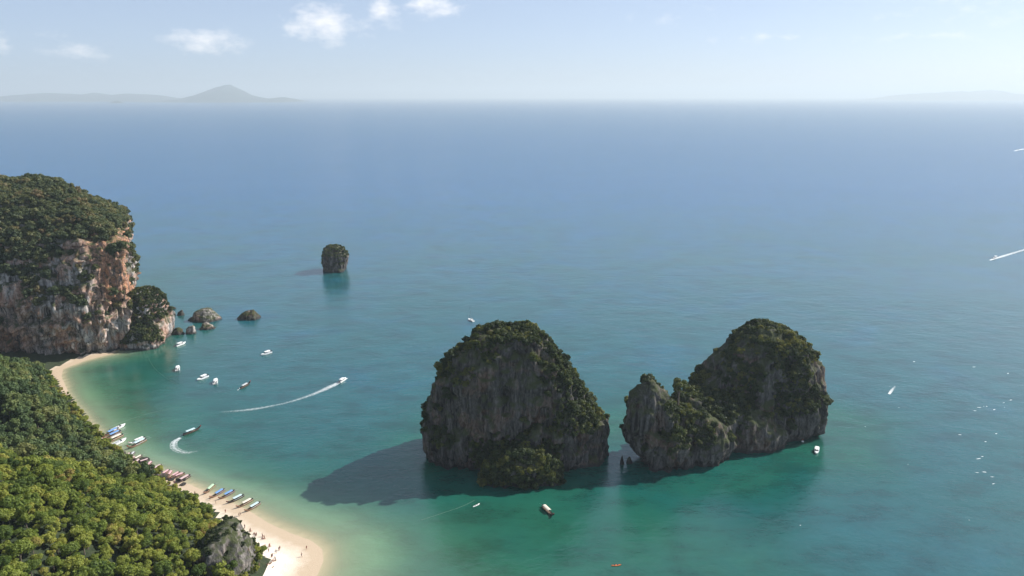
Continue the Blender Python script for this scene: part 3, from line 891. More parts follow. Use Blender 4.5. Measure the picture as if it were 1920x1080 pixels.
# ---- scrub on the headland
def theta_of(P): return np.degrees(np.arctan2(P[:, 1] - HY, P[:, 0] - HX)) % 360
th = theta_of(IHV)
zline = np.interp(th, [180, 270, 288, 297, 305, 314, 322, 340, 360], [20, 28, 42, 54, 60, 66, 80, 82, 78])
nse = fbm(IHV / 11.0, 3)
cover = (IHV[:, 2] > zline + 7 * nse) & (IHN[:, 2] > -0.1) | ((IHN[:, 2] > 0.72) & (nse > 0.12) & (IHV[:, 2] > 10))
cover &= ~(((th > 319) | (th < 40)) & (IHV[:, 2] < 79 + 5 * nse) & (IHN[:, 2] < 0.6))      # the sheer seaward edge stays bare
cand = np.where(cover & (IHV[:, 2] > 4))[0]
cand = cand[thin(IHV[cand], 2.7, r)]
HP = IHV[cand]; HN = IHN[cand]
hx, hy, hr = project(HP)
fr = (hx > -80) & (hy < 720)
HP, HN, hx, hy, hr = HP[fr], HN[fr], hx[fr], hy[fr], hr[fr]
PC = []
for k in range(5):
    PC.append((trunk_mesh('cliff_trunk', 240 + k, 2.2, 0.14, 1.2, M_BARK), crown_mesh('cliff_crown', 260 + k, 2.7, 2.3, 12, 900, 0.42, M_LEAF_CLIFF, -0.6), 2.0))
toward = -(HN * (HP - np.array([0, 0, CAM_H]))).sum(1) / hr
scl = r.uniform(0.6, 1.35, len(HP)) * np.where(HN[:, 2] > 0.35, 1.12, 0.8)
plant_forest('cliff_tree', HP - HN * 0.8, scl, PC, 260, lambda p: 'tree on the cliff face of the headland' if p[2] < 58 else 'tree on top of the headland',
             'trees of the headland', 'headland_canopy', 'dense dark green tree cover over the headland',
             np.where((toward > 0.05) & (hx > 0), hr, hr + 1e4), r)

# ---- scrub on the islets
PS = [(None, crown_mesh('islet_shrub', 360 + k, 1.55, 1.35, 9, 420, 0.30, M_LEAF_ISLET, -0.6), 0.0) for k in range(5)]
SP_, SN_, SL_, SS_ = [], [], [], []
def add_scrub(V, N, mask, rad, smin, smax, labeler):
    c = np.where(mask)[0]
    if not len(c): return
    c = c[thin(V[c], rad, r)]
    SP_.append(V[c] - N[c] * 0.35); SN_.append(N[c]); ss = r.uniform(smin, smax, len(c)); SS_.append(ss)
    x0, x1, z1 = V[:, 0].min(), V[:, 0].max(), V[:, 2].max()
    for p, s in zip(V[c], ss):
        u = (p[0] - x0) / (x1 - x0); h = p[2] / z1
        side = ('far left', 'left', 'centre left', 'centre right', 'right', 'far right')[int(np.clip(u * 6, 0, 5))]
        hh = ('near the water', 'low down', 'halfway up', 'high up', 'at the top')[int(np.clip(h * 5, 0, 4))]
        size = 'small' if s < lerp(smin, smax, .33) else 'large' if s > lerp(smin, smax, .7) else 'medium'
        SL_.append('%s %s, %s, %s' % (size, labeler(p), hh, side))
nz1 = 1.5 * fbm(I1V / 11.0, 3); X1, Y1, Z1 = I1V.T
ledge = (Y1 < 322) & (Z1 < 16) & (Z1 > 1.2) & (X1 > -18) & (X1 < 22)
top1 = (I1N[:, 2] > 0.88 - 0.75 * nz1 - 0.42 * sstep(52, 62, Z1)) & (Z1 > 12)
right1 = (X1 > 19 + 12 * nz1) & (I1N[:, 2] > 0.15 - 0.5 * nz1) & (Z1 > 20) & (X1 > -4 + (60 - Z1) * 0.45)
add_scrub(I1V, I1N, ledge & (I1N[:, 2] > -0.3), 2.4, 1.3, 2.2, lambda p: 'bush in the clump at the tall islet foot')
add_scrub(I1V, I1N, (top1 | right1) & ~ledge, 1.7, 0.5, 1.9, lambda p: 'bush on the summit of the tall islet' if p[2] > 50 else 'bush on the slope of the tall islet')
nz2 = 1.5 * fbm(I2V / 11.0, 3); X2, Y2, Z2 = I2V.T
top2 = (I2N[:, 2] > 0.66 - 0.9 * nz2) & (Z2 > 10)
side2 = (nz2 > np.where(X2 < 85, -0.15, 0.10)) & (Z2 > 17 + 6 * nz2) & (I2N[:, 2] > -0.1)
add_scrub(I2V, I2N, top2 | side2, 1.7, 0.5, 1.9, lambda p: ('bush on the left hump of the double-humped islet' if p[0] < 78 else 'bush on the summit of the double-humped islet' if p[2] > 44 else 'bush on the flank of the double-humped islet'))
add_scrub(I3V, I3N, (I3N[:, 2] > 0.25) & (I3V[:, 2] > 8), 2.4, 0.8, 1.5, lambda p: 'bush on top of the far lone sea stack')
add_scrub(I4V, I4N, (I4N[:, 2] > 0.1) & (I4V[:, 2] > 5) & ((I4V[:, 2] > 18) | (I4V[:, 1] < 498)), 1.7, 0.8, 1.6, lambda p: 'bush on the outcrop below the cliff')
add_scrub(I5V, I5N, ((I5N[:, 2] > 0.75) & (fbm(I5V / 4.0, 2) > 0.0)) | ((I5V[:, 2] < 9)) & (fbm(I5V / 4.0, 2) > -0.2), 1.6, 0.5, 1.0, lambda p: 'bush around the bare crag above the sand')
SPts = np.concatenate(SP_); SNr = np.concatenate(SN_); SSc = np.concatenate(SS_)
sx_, sy_, sr_ = project(SPts)
tow = -(SNr * (SPts - np.array([0, 0, CAM_H]))).sum(1) / sr_
lab_of = {tuple(p): l for p, l in zip(SPts, SL_)}
plant_forest('shrub', SPts, SSc, PS, 300, lambda p: lab_of[tuple(p)], 'bushes on the rocks', 'rock_scrub', 'scrub covering the backs and ledges of the rocks',
             np.where((tow > -0.05) & (sr_ < 480), r.random(len(SPts)), 2.0 + r.random(len(SPts))), r, shrub=True)
# the single tree standing in the saddle of the double-humped islet
M_LEAF_TREE = leaf_material('saddle_tree_leaves', [(0.0, (0.03, 0.05, 0.016)), (0.6, (0.06, 0.085, 0.024)), (1.0, (0.12, 0.13, 0.03))], 0.35)
x_ = at_y(1268, 745, 345).x
j = np.argmax(np.where((np.abs(I2V[:, 0] - x_) < 2.5) & (I2V[:, 1] < 356), I2V[:, 2], -99))
o = empty('lone_tree', I2V[j]); link('trunk', trunk_mesh('lone_trunk', 7, 6.5, 0.28, 1.2, M_BARK), parent=o)
link('crown', crown_mesh('lone_crown', 9, 2.6, 2.2, 10, 1100, 0.36, M_LEAF_TREE), parent=o, loc=(0, 0, 7.0))
o.scale = (1.4,) * 3
tag(o, 'lone tree standing in the saddle between the humps of the islet', 'tree')
# ------------------------------------------------------------------ boats
M_WHITE = paint('white_gelcoat', (0.78, 0.78, 0.76), 0.35, 0.06)
M_CREAM = paint('cream_canvas', (0.66, 0.60, 0.50), 0.8, 0.08)
M_BLUE = paint('blue_canvas', (0.14, 0.28, 0.52), 0.75, 0.10)
M_CYAN = paint('pale_blue_canvas', (0.46, 0.60, 0.64), 0.75, 0.10)
M_GREEN = paint('light_green_canvas', (0.42, 0.60, 0.40), 0.75, 0.10)
M_PINK = paint('faded_pink_canvas', (0.58, 0.36, 0.38), 0.8, 0.12)
M_ROSE = paint('dusty_rose_canvas', (0.52, 0.38, 0.38), 0.8, 0.12)
M_GREYC = paint('grey_canvas', (0.45, 0.46, 0.47), 0.8, 0.10)
M_WOOD = paint('oiled_teak', (0.22, 0.13, 0.08), 0.55, 0.2)
M_DARKW = paint('tarred_wood', (0.055, 0.04, 0.032), 0.6, 0.2)
M_DECK = paint('worn_deck_boards', (0.34, 0.25, 0.17), 0.8, 0.18)
M_ENGINE = paint('black_engine_paint', (0.02, 0.02, 0.022), 0.4, 0.1)
M_METAL = paint('galvanised_tube', (0.45, 0.46, 0.47), 0.35, 0.08, 1.0)
M_GLASS = paint('tinted_screen', (0.02, 0.03, 0.04), 0.1, 0.05)
M_REDB = paint('red_ribbon', (0.55, 0.04, 0.05), 0.7, 0.1)
M_SEAT = paint('grey_vinyl', (0.30, 0.32, 0.35), 0.6, 0.08)

def rings_mesh(name, rings, mat, smooth=True):
    V, F = [], []
    m = len(rings[0])
    for rg_ in rings: V.extend(rg_)
    for k in range(len(rings) - 1):
        for s in range(m):
            s2 = (s + 1) % m
            F.append((k * m + s, k * m + s2, (k + 1) * m + s2, (k + 1) * m + s))
    F.append(tuple(range(m))[::-1]); F.append(tuple((len(rings) - 1) * m + s for s in range(m)))
    bm = bmesh.new(); vv = [bm.verts.new(v) for v in V]
    for f in F: bm.faces.new([vv[i] for i in f])
    bmesh.ops.recalc_face_normals(bm, faces=bm.faces)
    me = bpy.data.meshes.new(name); bm.to_mesh(me); bm.free(); me.materials.append(mat)
    return me

def boxes_mesh(name, boxes, mat, bevel=0.04):
    bm = bmesh.new()
    for (cx, cy, cz, sx, sy, sz) in boxes:
        g = bmesh.ops.create_cube(bm, size=1.0)
        for v in g['verts']: v.co = Vector((cx + v.co.x * sx, cy + v.co.y * sy, cz + v.co.z * sz))
    if bevel: bmesh.ops.bevel(bm, geom=list(bm.edges), offset=bevel, segments=2, affect='EDGES')
    me = bpy.data.meshes.new(name); bm.to_mesh(me); bm.free(); me.materials.append(mat)
    return me

def tube_mesh(name, pts, rad, mat, ns=7):
    V, F = [], []
    pts = [Vector(p) for p in pts]
    for k, p in enumerate(pts):
        d = (pts[min(k + 1, len(pts) - 1)] - pts[max(k - 1, 0)]).normalized()
        u = d.cross(Vector((0.3, 0.1, 1))); u = u.normalized() if u.length > 1e-4 else Vector((1, 0, 0)); v = d.cross(u)
        q = rad[k] if isinstance(rad, (list, tuple)) else rad
        for s in range(ns):
            a = 2 * math.pi * s / ns
            V.append(tuple(p + (u * math.cos(a) + v * math.sin(a)) * q))
    for k in range(len(pts) - 1):
        for s in range(ns):
            F.append((k * ns + s, k * ns + (s + 1) % ns, (k + 1) * ns + (s + 1) % ns, (k + 1) * ns + s))
    F.append(tuple(range(ns))[::-1]); F.append(tuple((len(pts) - 1) * ns + s for s in range(ns)))
    me = mesh_np(name, V, F); me.materials.append(mat)
    return me

def long_hull(mat):
    rings = []
    for x in np.linspace(-5.2, 6.3, 17):
        t = (x + 5.2) / 11.5
        b = 0.62 * (0.62 + 0.38 * min(1, t / 0.25)) * (1 - max(0, (t - 0.5) / 0.5) ** 2.1) + 0.06
        b *= 1.45
        bow = max(0, (t - 0.62) / 0.38)
        sheer = 0.72 + 0.20 * max(0, 0.2 - t) * 5 * 0.3 + 1.75 * bow ** 2.2
        keel = -0.22 + 2.1 * bow ** 2.6
        wl = lerp(keel, sheer, 0.35)
        dk = lerp(keel, sheer, 0.72)
        rings.append([(x, b, sheer), (x, b * 0.9, wl), (x, b * 0.5, keel + 0.04), (x, 0, keel), (x, -b * 0.5, keel + 0.04), (x, -b * 0.9, wl), (x, -b, sheer),
                      (x, -b * 0.86, sheer), (x, -b * 0.78, dk), (x, 0, dk - 0.02), (x, b * 0.78, dk), (x, b * 0.86, sheer)])
    return rings_mesh('longtail_hull', rings, mat)

def arch_roof(name, x0, x1, w, z, rise, mat, th=0.07):
    rings = []
    for x in np.linspace(x0, x1, 6):
        up = [(x, w * math.sin(a), z + rise * (math.cos(a) - 0)) for a in np.linspace(-1.25, 1.25, 7)]
        dn = [(x, w * math.sin(a) * 0.97, z + rise * math.cos(a) - th) for a in np.linspace(1.25, -1.25, 7)]
        rings.append(up + dn)
    return rings_mesh(name, rings, mat)

_cache = {}
def cached(key, fn):
    if key not in _cache: _cache[key] = fn()
    return _cache[key]

def longtail(loc, rz, hull_mat, roof_mat, label, group, scale=1.0, roof=True, tilt=0.0):
    o = empty('longtail_boat', loc, rz); o.scale = (scale,) * 3; o.rotation_euler = (0, tilt, rz)
    h = link('hull', cached(('lh', hull_mat.name), lambda: long_hull(hull_mat)), parent=o)
    link('rubbing_strake', cached(('lg', roof_mat.name), lambda: rings_mesh('strake', [[(x, s * (0.86 + 0.05) * w_, zz), (x, s * 0.86 * w_, zz + .09), (x, s * 0.80 * w_, zz), (x, s * .86 * w_, zz - .09)]
         for s in (1,) for (x, w_, zz) in [(-5.0, .72, .74), (-3, .99, .72), (0, 1.02, .72), (1.5, .95, .73)]], roof_mat)), parent=h)
    link('deck_boards', cached('ldeck', lambda: boxes_mesh('deck_boards', [(x, 0, 0.52, 0.34, 1.1, 0.06) for x in np.arange(-3.6, 2.4, 0.75)], M_DECK, 0.01)), parent=o)
    if roof:
        link('canopy', cached(('lr', roof_mat.name), lambda: arch_roof('canopy', -3.6, 1.9, 0.98, 1.72, 0.42, roof_mat)), parent=o)
        for x in (-3.3, -0.8, 1.6):
            for s in (-1, 1):
                link('post', cached('lpost', lambda: tube_mesh('post', [(0, 0, 0), (0, 0, 1.35)], 0.035, M_WOOD, 6)), parent=o, loc=(x, s * 0.82, 0.62))
    link('engine', cached('leng', lambda: boxes_mesh('engine', [(-4.9, 0, 1.15, 0.9, 0.45, 0.5), (-4.75, 0, 1.5, 0.35, 0.4, 0.3)], M_ENGINE, 0.06)), parent=o)
    link('propeller_shaft', cached('lshaft', lambda: tube_mesh('shaft', [(-3.6, 0, 1.35), (-5.2, 0, 1.05), (-8.4, 0.1, 0.25)], [0.035, 0.045, 0.03], M_METAL, 6)), parent=o)
    link('bow_ribbon', cached('lrib', lambda: tube_mesh('ribbon', [(5.55, 0, 1.62), (5.7, 0, 1.95), (5.85, 0, 2.15)], [0.2, 0.22, 0.17], M_REDB, 8)), parent=o)
    tag(o, label, 'longtail boat', group)
    return o

def speed_hull(mat):
    rings = []
    for x in np.linspace(-4.2, 4.8, 14):
        t = (x + 4.2) / 9.0
        b = 1.3 * (1 - max(0, (t - 0.48) / 0.52) ** 2.3) + 0.05
        sheer = 0.95 + 0.35 * t ** 2
        keel = -0.35 + 1.15 * max(0, (t - 0.65) / 0.35) ** 2.2
        chine = lerp(keel, sheer, 0.38)
        well = 0.50 if t < 0.62 else sheer + 0.04
        rings.append([(x, b, sheer), (x, b * 0.93, chine), (x, b * 0.5, lerp(keel, chine, .5)), (x, 0, keel), (x, -b * 0.5, lerp(keel, chine, .5)), (x, -b * 0.93, chine), (x, -b, sheer),
                      (x, -b * 0.84, sheer + 0.03), (x, -b * 0.80, well), (x, 0, well + 0.02), (x, b * 0.80, well), (x, b * 0.84, sheer + 0.03)])
    return rings_mesh('speedboat_hull', rings, mat)

def speedboat(loc, rz, roof_mat, label, group, scale=1.0, roof=True):
    o = empty('speedboat', loc, rz); o.scale = (scale,) * 3
    h = link('hull', cached('sh', lambda: speed_hull(M_WHITE)), parent=o)
    link('waterline_stripe', cached('sstr', lambda: tube_mesh('stripe', [(-4.2, 1.29, .70), (-2, 1.36, .72), (0.5, 1.36, .78), (2.4, 1.12, .88)], 0.05, M_BLUE, 6)), parent=h)
    link('windscreen', cached('sws', lambda: boxes_mesh('windscreen', [(1.55, 0, 1.45, 0.10, 1.9, 0.55)], M_GLASS, 0.03)), parent=o)
    for s in (-1, 1):
        link('bench', cached('sbe', lambda: boxes_mesh('bench', [(0, 0, 0, 3.6, 0.42, 0.45)], M_SEAT, 0.06)), parent=o, loc=(-1.6, s * 0.72, 0.76))
        link('outboard_engine', cached('sob', lambda: boxes_mesh('outboard', [(0, 0, 0.35, 0.55, 0.42, 0.62), (0.05, 0, -0.35, 0.25, 0.18, 1.0)], M_ENGINE, 0.07)), parent=o, loc=(-4.45, s * 0.42, 0.95))
    if roof:
        link('hardtop', cached(('sr', roof_mat.name), lambda: arch_roof('hardtop', -2.9, 1.4, 1.22, 2.05, 0.22, roof_mat, 0.10)), parent=o)
        for x in (-2.6, 1.1):
            for s in (-1, 1):
                link('post', cached('spost', lambda: tube_mesh('post', [(0, 0, 0), (0, 0, 1.25)], 0.04, M_METAL, 6)), parent=o, loc=(x, s * 1.02, 0.92))
    tag(o, label, 'speedboat', group)
    return o

def put(stern, bow):
    """place between two pixels of the photograph on the water or sand: location and heading"""
    a, b = at_z(*stern), at_z(*bow)
    m = (a + b) / 2
    z = 0.0
    if poly_sdf(np.array([[m.x, m.y]]), LAND)[0] > 0:
        z = max(0.0, ground_z(m.x, m.y))
        m = (at_z(stern[0], stern[1], z) + at_z(bow[0], bow[1], z)) / 2
        z = max(0.0, ground_z(m.x, m.y))
    return Vector((m.x, m.y, z)), math.atan2(b.y - a.y, b.x - a.x)

G1 = 'speedboats moored in the bay'
for st, bw_, lab in [((330, 650), (347, 644), 'white speedboat moored closest to the outcrop tip'),
                     ((332, 698), (335, 687), 'white speedboat moored bow-on, below the one by the outcrop'),
                     ((389, 706), (371, 714), 'white speedboat second from the left in the lower moored row'),
                     ((403, 722), (406, 712), 'white speedboat end-on beside the dark longtail in the moored row'),
                     ((508, 661), (491, 667), 'white speedboat moored alone farthest from the beach')]:
    l, rz = put(st, bw_); speedboat(l, rz, M_WHITE, lab, G1, 0.95)
l, rz = put((452, 729), (468, 720)); longtail(l, rz, M_DARKW, M_GREYC, 'dark longtail boat with grey canopy, rightmost of the moored row', None, 0.85)
l, rz = put((634, 720), (650, 709)); speedboat(l, rz, M_WHITE, 'white speedboat underway at the head of the long wake', None, 0.85)
l, rz = put((348, 815), (371, 806)); longtail(l, rz, M_DARKW, M_CYAN, 'dark longtail boat leaving a hooked wake near the beach', None, 0.9)
G2 = 'boats rafted together at the north end of the beach'
for st, bw_, mat, lab in [((222, 806), (194, 820), M_BLUE, 'blue-canopied longtail, farthest of the raft off the beach'),
                          ((226, 811), (197, 825), M_BLUE, 'blue-canopied longtail, second of the raft off the beach'),
                          ((229, 818), (201, 831), M_CREAM, 'cream-canopied longtail in the middle of the raft')]:
    l, rz = put(st, bw_); longtail(l, rz, M_WOOD, mat, lab, G2, 0.95)
for st, bw_, lab in [((212, 808), (230, 800), 'white speedboat at the seaward back of the raft'), ((210, 837), (234, 826), 'white speedboat nearest the camera in the raft')]:
    l, rz = put(st, bw_); speedboat(l, rz, M_WHITE, lab, G2, 0.95, roof=False)
l, rz = put((274, 826), (242, 842)); longtail(l, rz, M_WOOD, M_CYAN, 'pale blue longtail floating just off the beach, nearer of the two', None, 1.0)
l, rz = put((270, 823), (246, 833)); longtail(l, rz, M_WHITE, M_WHITE, 'white-roofed longtail floating just off the beach, behind the pale blue one', None, 0.8)
G3 = 'rosy longtail boats crowded on the beach edge'
for k, (x, y) in enumerate([(236, 857), (247, 855), (244, 863), (257, 861), (256, 869), (268, 867), (268, 875), (279, 873), (281, 881), (293, 879)]):
    l, rz = put((x + 11, y - 6), (x - 11, y + 6))
    longtail(l, rz + 0.45 * math.sin(k * 2.1), (M_WOOD, M_DARKW)[k % 2], (M_ROSE, M_GREYC, M_PINK, M_CREAM, M_ROSE)[k % 5], 'dusty rose longtail in the crowd drawn up where jungle meets the sand', G3, 0.62)
G4 = 'pink longtail boats in the second crowd on the beach edge'
for k, (x, y) in enumerate([(309, 889), (318, 891), (327, 893), (334, 894)]):
    l, rz = put((x + 9, y - 6), (x - 9, y + 6))
    longtail(l, rz + 0.4 * math.sin(k * 1.7), M_WOOD, M_PINK, 'pink-canopied longtail packed in the small crowd on the sand', G4, 0.62)
l, rz = put((352, 896), (334, 906)); longtail(l, rz, M_DARKW, M_ROSE, 'dark longtail with rose canopy at the right end of the small crowd', G4, 0.8)
G5 = 'longtail boats beached bow-in along the sand'
for st, bw_, hm_, mat, lab in [((405, 911), (382, 927), M_WOOD, M_GREEN, 'beached longtail with light green canopy'),
                               ((419, 920), (398, 935), M_WOOD, M_BLUE, 'beached longtail with blue canopy beside the green one'),
                               ((439, 921), (413, 938), M_WOOD, M_BLUE, 'beached longtail with blue canopy, third from the left in the row'),
                               ((456, 930), (429, 945), M_DARKW, M_CYAN, 'dark-bowed beached longtail with pale blue canopy in mid row'),
                               ((475, 938), (445, 953), M_WOOD, M_CREAM, 'beached longtail with cream canopy, second from the right end of the row'),
                               ((490, 945), (459, 960), M_WOOD, M_CYAN, 'beached longtail with pale blue canopy at the right end of the row')]:
    l, rz = put(st, bw_); longtail(l, rz + 0.15 * math.sin(l.x * 7), hm_, mat, lab, G5, 0.76)
l, rz = put((1019, 952), (1035, 967)); longtail(l, rz, M_DARKW, M_CREAM, 'longtail boat drifting alone in front of the tall islet', None, 0.85)
l, rz = put((1532, 841), (1530, 852)); speedboat(l, rz, M_WHITE, 'white boat floating off the right end of the double-humped islet', None, 0.8)
l, rz = put((1876, 480), (1855, 488)); speedboat(l, rz, M_WHITE, 'white speedboat with wake at the right edge of the bay', None, 1.0)
l, rz = put((1916, 280), (1902, 283)); speedboat(l, rz, M_WHITE, 'tiny far speedboat near the right edge below the horizon', None, 1.3)

# sailing yacht beyond the tall islet
l, rz = put((892, 605), (875, 598))
o = empty('sailing_yacht', l, rz)
link('hull', cached('yh', lambda: speed_hull(M_WHITE)), parent=o)
link('cabin', boxes_mesh('cabin', [(-0.3, 0, 1.2, 3.6, 1.5, 0.55)], M_WHITE, 0.12), parent=o)
mast = link('mast', tube_mesh('mast', [(0.6, 0, 0.9), (0.6, 0, 12.5)], [0.09, 0.05], M_METAL, 7), parent=o)
link('boom', tube_mesh('boom', [(0.6, 0, 2.4), (-3.4, 0, 2.3)], 0.06, M_METAL, 6), parent=mast)
link('furled_sail', tube_mesh('furled_sail', [(0.4, 0, 2.55), (-1.4, 0, 2.62), (-3.2, 0, 2.45)], [0.12, 0.17, 0.1], M_CREAM, 8), parent=mast)
link('forestay', tube_mesh('forestay', [(4.6, 0, 1.35), (0.6, 0, 12.2)], 0.03, M_METAL, 5), parent=mast)
o.scale = (0.85,) * 3
tag(o, 'small white sailing yacht with bare mast behind the tall islet', 'sailboat')

# kayak and marker buoys
def kayak(stern, bow, mat, label):
    l, rz = put(stern, bow)
    o = empty('kayak', l, rz)
    rings = []
    for x in np.linspace(-1.9, 1.9, 9):
        b = 0.38 * (1 - abs(x / 1.9) ** 2.2) + 0.03; zt = 0.28 + 0.14 * abs(x / 1.9) ** 3
        rings.append([(x, b, zt * 0.7), (x, b * 0.6, -0.05), (x, -b * 0.6, -0.05), (x, -b, zt * 0.7), (x, -b * 0.5, zt), (x, b * 0.5, zt)])
    link('hull', rings_mesh('kayak_hull', rings, mat), parent=o)
    for x in (-0.6, 0.55): link('seat', boxes_mesh('kayak_seat', [(x, 0, 0.36, 0.5, 0.4, 0.14)], M_ENGINE, 0.04), parent=o)
    tag(o, label, 'kayak')
M_ORANGE = paint('orange_plastic', (0.62, 0.16, 0.05), 0.45, 0.08)
kayak((1150, 1061), (1161, 1060), M_ORANGE, 'small kayak on the dark water at the bottom of the bay')
kayak((889, 950), (897, 946), M_WHITE, 'tiny white kayak in front of the tall islet')
def buoy(px_, py_, label):
    l = at_z(px_, py_)
    o = empty('marker_buoy', l)
    link('float', rings_mesh('buoy_float', [[(q * math.cos(a), q * math.sin(a), z_) for a in np.linspace(0, 6.283, 10, endpoint=False)] for q, z_ in ((.15, -.5), (.5, -.25), (.62, .05), (.5, .35), (.2, .55))], M_WHITE), parent=o)
    link('topmark', tube_mesh('buoy_top', [(0, 0, .5), (0, 0, 1.3)], [.06, .12], M_ORANGE, 8), parent=o)
    tag(o, label, 'buoy')
buoy(1505, 828, 'white marker buoy by the waterline of the double-humped islet')

# ------------------------------------------------------------------ foam, wakes, ropes
t = NT('sea_foam')
pos = t.n('ShaderNodeNewGeometry').outputs['Position']
n1 = t.noise(t.scaled(pos, (1, 1, 0)), 0.9, 5.0, 0.7, 0.6)
fo = t.n('ShaderNodeAttribute', attribute_name='foam').outputs['Fac']
f = t.math('ADD', t.math('MULTIPLY', n1, 1.1), t.math('SUBTRACT', t.math('MULTIPLY', fo, 1.25), 1.05), clamp=True)
f = t.math('MULTIPLY', f, 1.25, clamp=True)
b = t.n('ShaderNodeBsdfPrincipled', {'Base Color': (0.78, 0.82, 0.83, 1), 'Roughness': 0.9})
tr = t.n('ShaderNodeBsdfTransparent')
mx = t.n('ShaderNodeMixShader', {0: f, 1: tr.outputs[0], 2: b.outputs[0]})
M_FOAM = t.done(mx.outputs[0])

def catmull(pts, n):
    P = [pts[0]] + list(pts) + [pts[-1]]; out = []
    for i in range(1, len(P) - 2):
        for k in range(n):
            u = k / n; p0, p1, p2, p3 = P[i - 1], P[i], P[i + 1], P[i + 2]
            out.append(0.5 * ((2 * p1) + (-p0 + p2) * u + (2 * p0 - 5 * p1 + 4 * p2 - p3) * u * u + (-p0 + 3 * p1 - 3 * p2 + p3) * u ** 3))
    out.append(P[-2]); return out

def wake(pix, widths, strength, label):
    """foam trail on the water; two crests and a churned middle"""
    pts = catmull([at_z(x, y, 0.05) for x, y in pix], 14)
    n = len(pts); V, A = [], []
    cols = [-1.0, -0.8, -0.45, 0.0, 0.45, 0.8, 1.0]; prof_ = [0, .75, .7, .95, .7, .75, 0]
    for k, p in enumerate(pts):
        d = (pts[min(k + 1, n - 1)] - pts[max(k - 1, 0)]); d.z = 0; d.normalize(); s = Vector((-d.y, d.x, 0))
        u = k / (n - 1); w = np.interp(u, np.linspace(0, 1, len(widths)), widths); st = np.interp(u, np.linspace(0, 1, len(strength)), strength)
        for c, q in zip(cols, prof_):
            V.append(tuple(p + s * (c * w) + Vector((0, 0, 0.10 * q)))); A.append(q * st)
    F = [(k * 7 + c, k * 7 + c + 1, (k + 1) * 7 + c + 1, (k + 1) * 7 + c) for k in range(n - 1) for c in range(6)]
    base = Vector(V[0])
    me = quad_mesh('boat_wake', np.array(V), np.array(F)); add_attr(me, 'foam', A)
    o = link('boat_wake', me, M_FOAM, smooth=True)
    tag(o, label, None, None, 'stuff')
wake([(651, 709), (622, 724), (580, 742), (530, 757), (470, 768), (412, 773)], [0.8, 2.4, 1.8, 1.4, 1.8, 1.8], [1.0, 0.86, 0.70, 0.62, 0.70, 0.45], 'long white wake trailing the moving speedboat')
wake([(338, 821), (327, 829), (326, 838), (334, 845), (350, 849), (371, 846)], [0.9, 2.0, 2.2, 2.0, 1.8, 1.5], [1.0, 0.85, 0.72, 0.68, 0.66, 0.45], 'hooked white wake beside the dark longtail')
wake([(1856, 488), (1882, 480), (1905, 473), (1945, 461)], [1.2, 2.6, 2.4, 2.6], [1.1, 0.95, 0.85, 0.75], 'white wake at the right edge of the bay')
wake([(1902, 283), (1916, 280), (1945, 276)], [3, 5, 5], [1.3, 1.2, 1.0], 'far white wake near the right edge below the horizon')
wake([(1667, 739), (1672, 732), (1680, 722)], [0.8, 1.0, 0.8], [1.2, 0.9, 0.4], 'short streak of foam on the open water right of the islets')
V, A, F = [], [], []
rr = np.random.default_rng(3)
caps = [(1828, 770), (1836, 764), (1850, 762), (1895, 750), (1882, 755), (1864, 768), (1868, 813), (1848, 828), (1835, 860), (1842, 856), (1832, 886), (1846, 885), (1860, 894), (1863, 907), (1826, 688), (1714, 678), (1890, 700), (1800, 815), (1137, 843), (1139, 848)]
for _ in range(14): caps.append((rr.uniform(1500, 1930), rr.uniform(430, 1000)))
for k, (x, y) in enumerate(caps):
    p = at_z(x, y, 0.05); big = 0.7 if k < 20 else 0.35
    a = rr.uniform(-0.2, 0.6); L_, W_ = rr.uniform(1.0, 2.6) * big, rr.uniform(0.35, 0.8) * big
    o0 = len(V); V.append(tuple(p)); A.append(1.15)
    for s in range(8):
        th_ = s * math.pi / 4; q = rr.uniform(0.7, 1.2); u, v = math.cos(th_) * L_ * q, math.sin(th_) * W_ * q
        V.append((p.x + u * math.cos(a) - v * math.sin(a), p.y + u * math.sin(a) + v * math.cos(a), 0.05)); A.append(0.35)
    for s in range(8): F.append((o0, o0 + 1 + s, o0 + 1 + (s + 1) % 8))
me = mesh_np('whitecaps', V, F); add_attr(me, 'foam', A)
tag(link('whitecaps', me, M_FOAM), 'scattered small whitecaps on the open water at the right', None, None, 'stuff')

M_ROPE = paint('pale_float_rope', (0.16, 0.24, 0.18), 0.7, 0.15)
for pix, lab in [([(205, 800), (250, 784), (300, 770), (345, 762), (378, 758)], 'thin pale float rope fencing the swimming water off the raft'),
                 ([(277, 668), (288, 688), (308, 706), (335, 722)], 'thin pale float rope running out from the outcrop'),
                 ([(790, 975), (830, 962), (865, 950), (890, 938)], 'thin pale float rope in front of the tall islet')]:
    pts = catmull([at_z(x, y, 0.02) for x, y in pix], 8)
    tag(link('float_rope', tube_mesh('float_rope', pts, 0.04, M_ROPE, 5)), lab, 'rope', 'float ropes in the bay')
# ------------------------------------------------------------------ people on the beach
M_SKIN = paint('tanned_skin', (0.36, 0.20, 0.13), 0.6, 0.06)
M_HAIR = paint('dark_hair', (0.02, 0.015, 0.012), 0.6, 0.1)
M_SWIM = paint('dark_swimwear', (0.025, 0.03, 0.06), 0.7, 0.1)
M_SHIRT = paint('faded_shirt', (0.30, 0.10, 0.09), 0.8, 0.1)

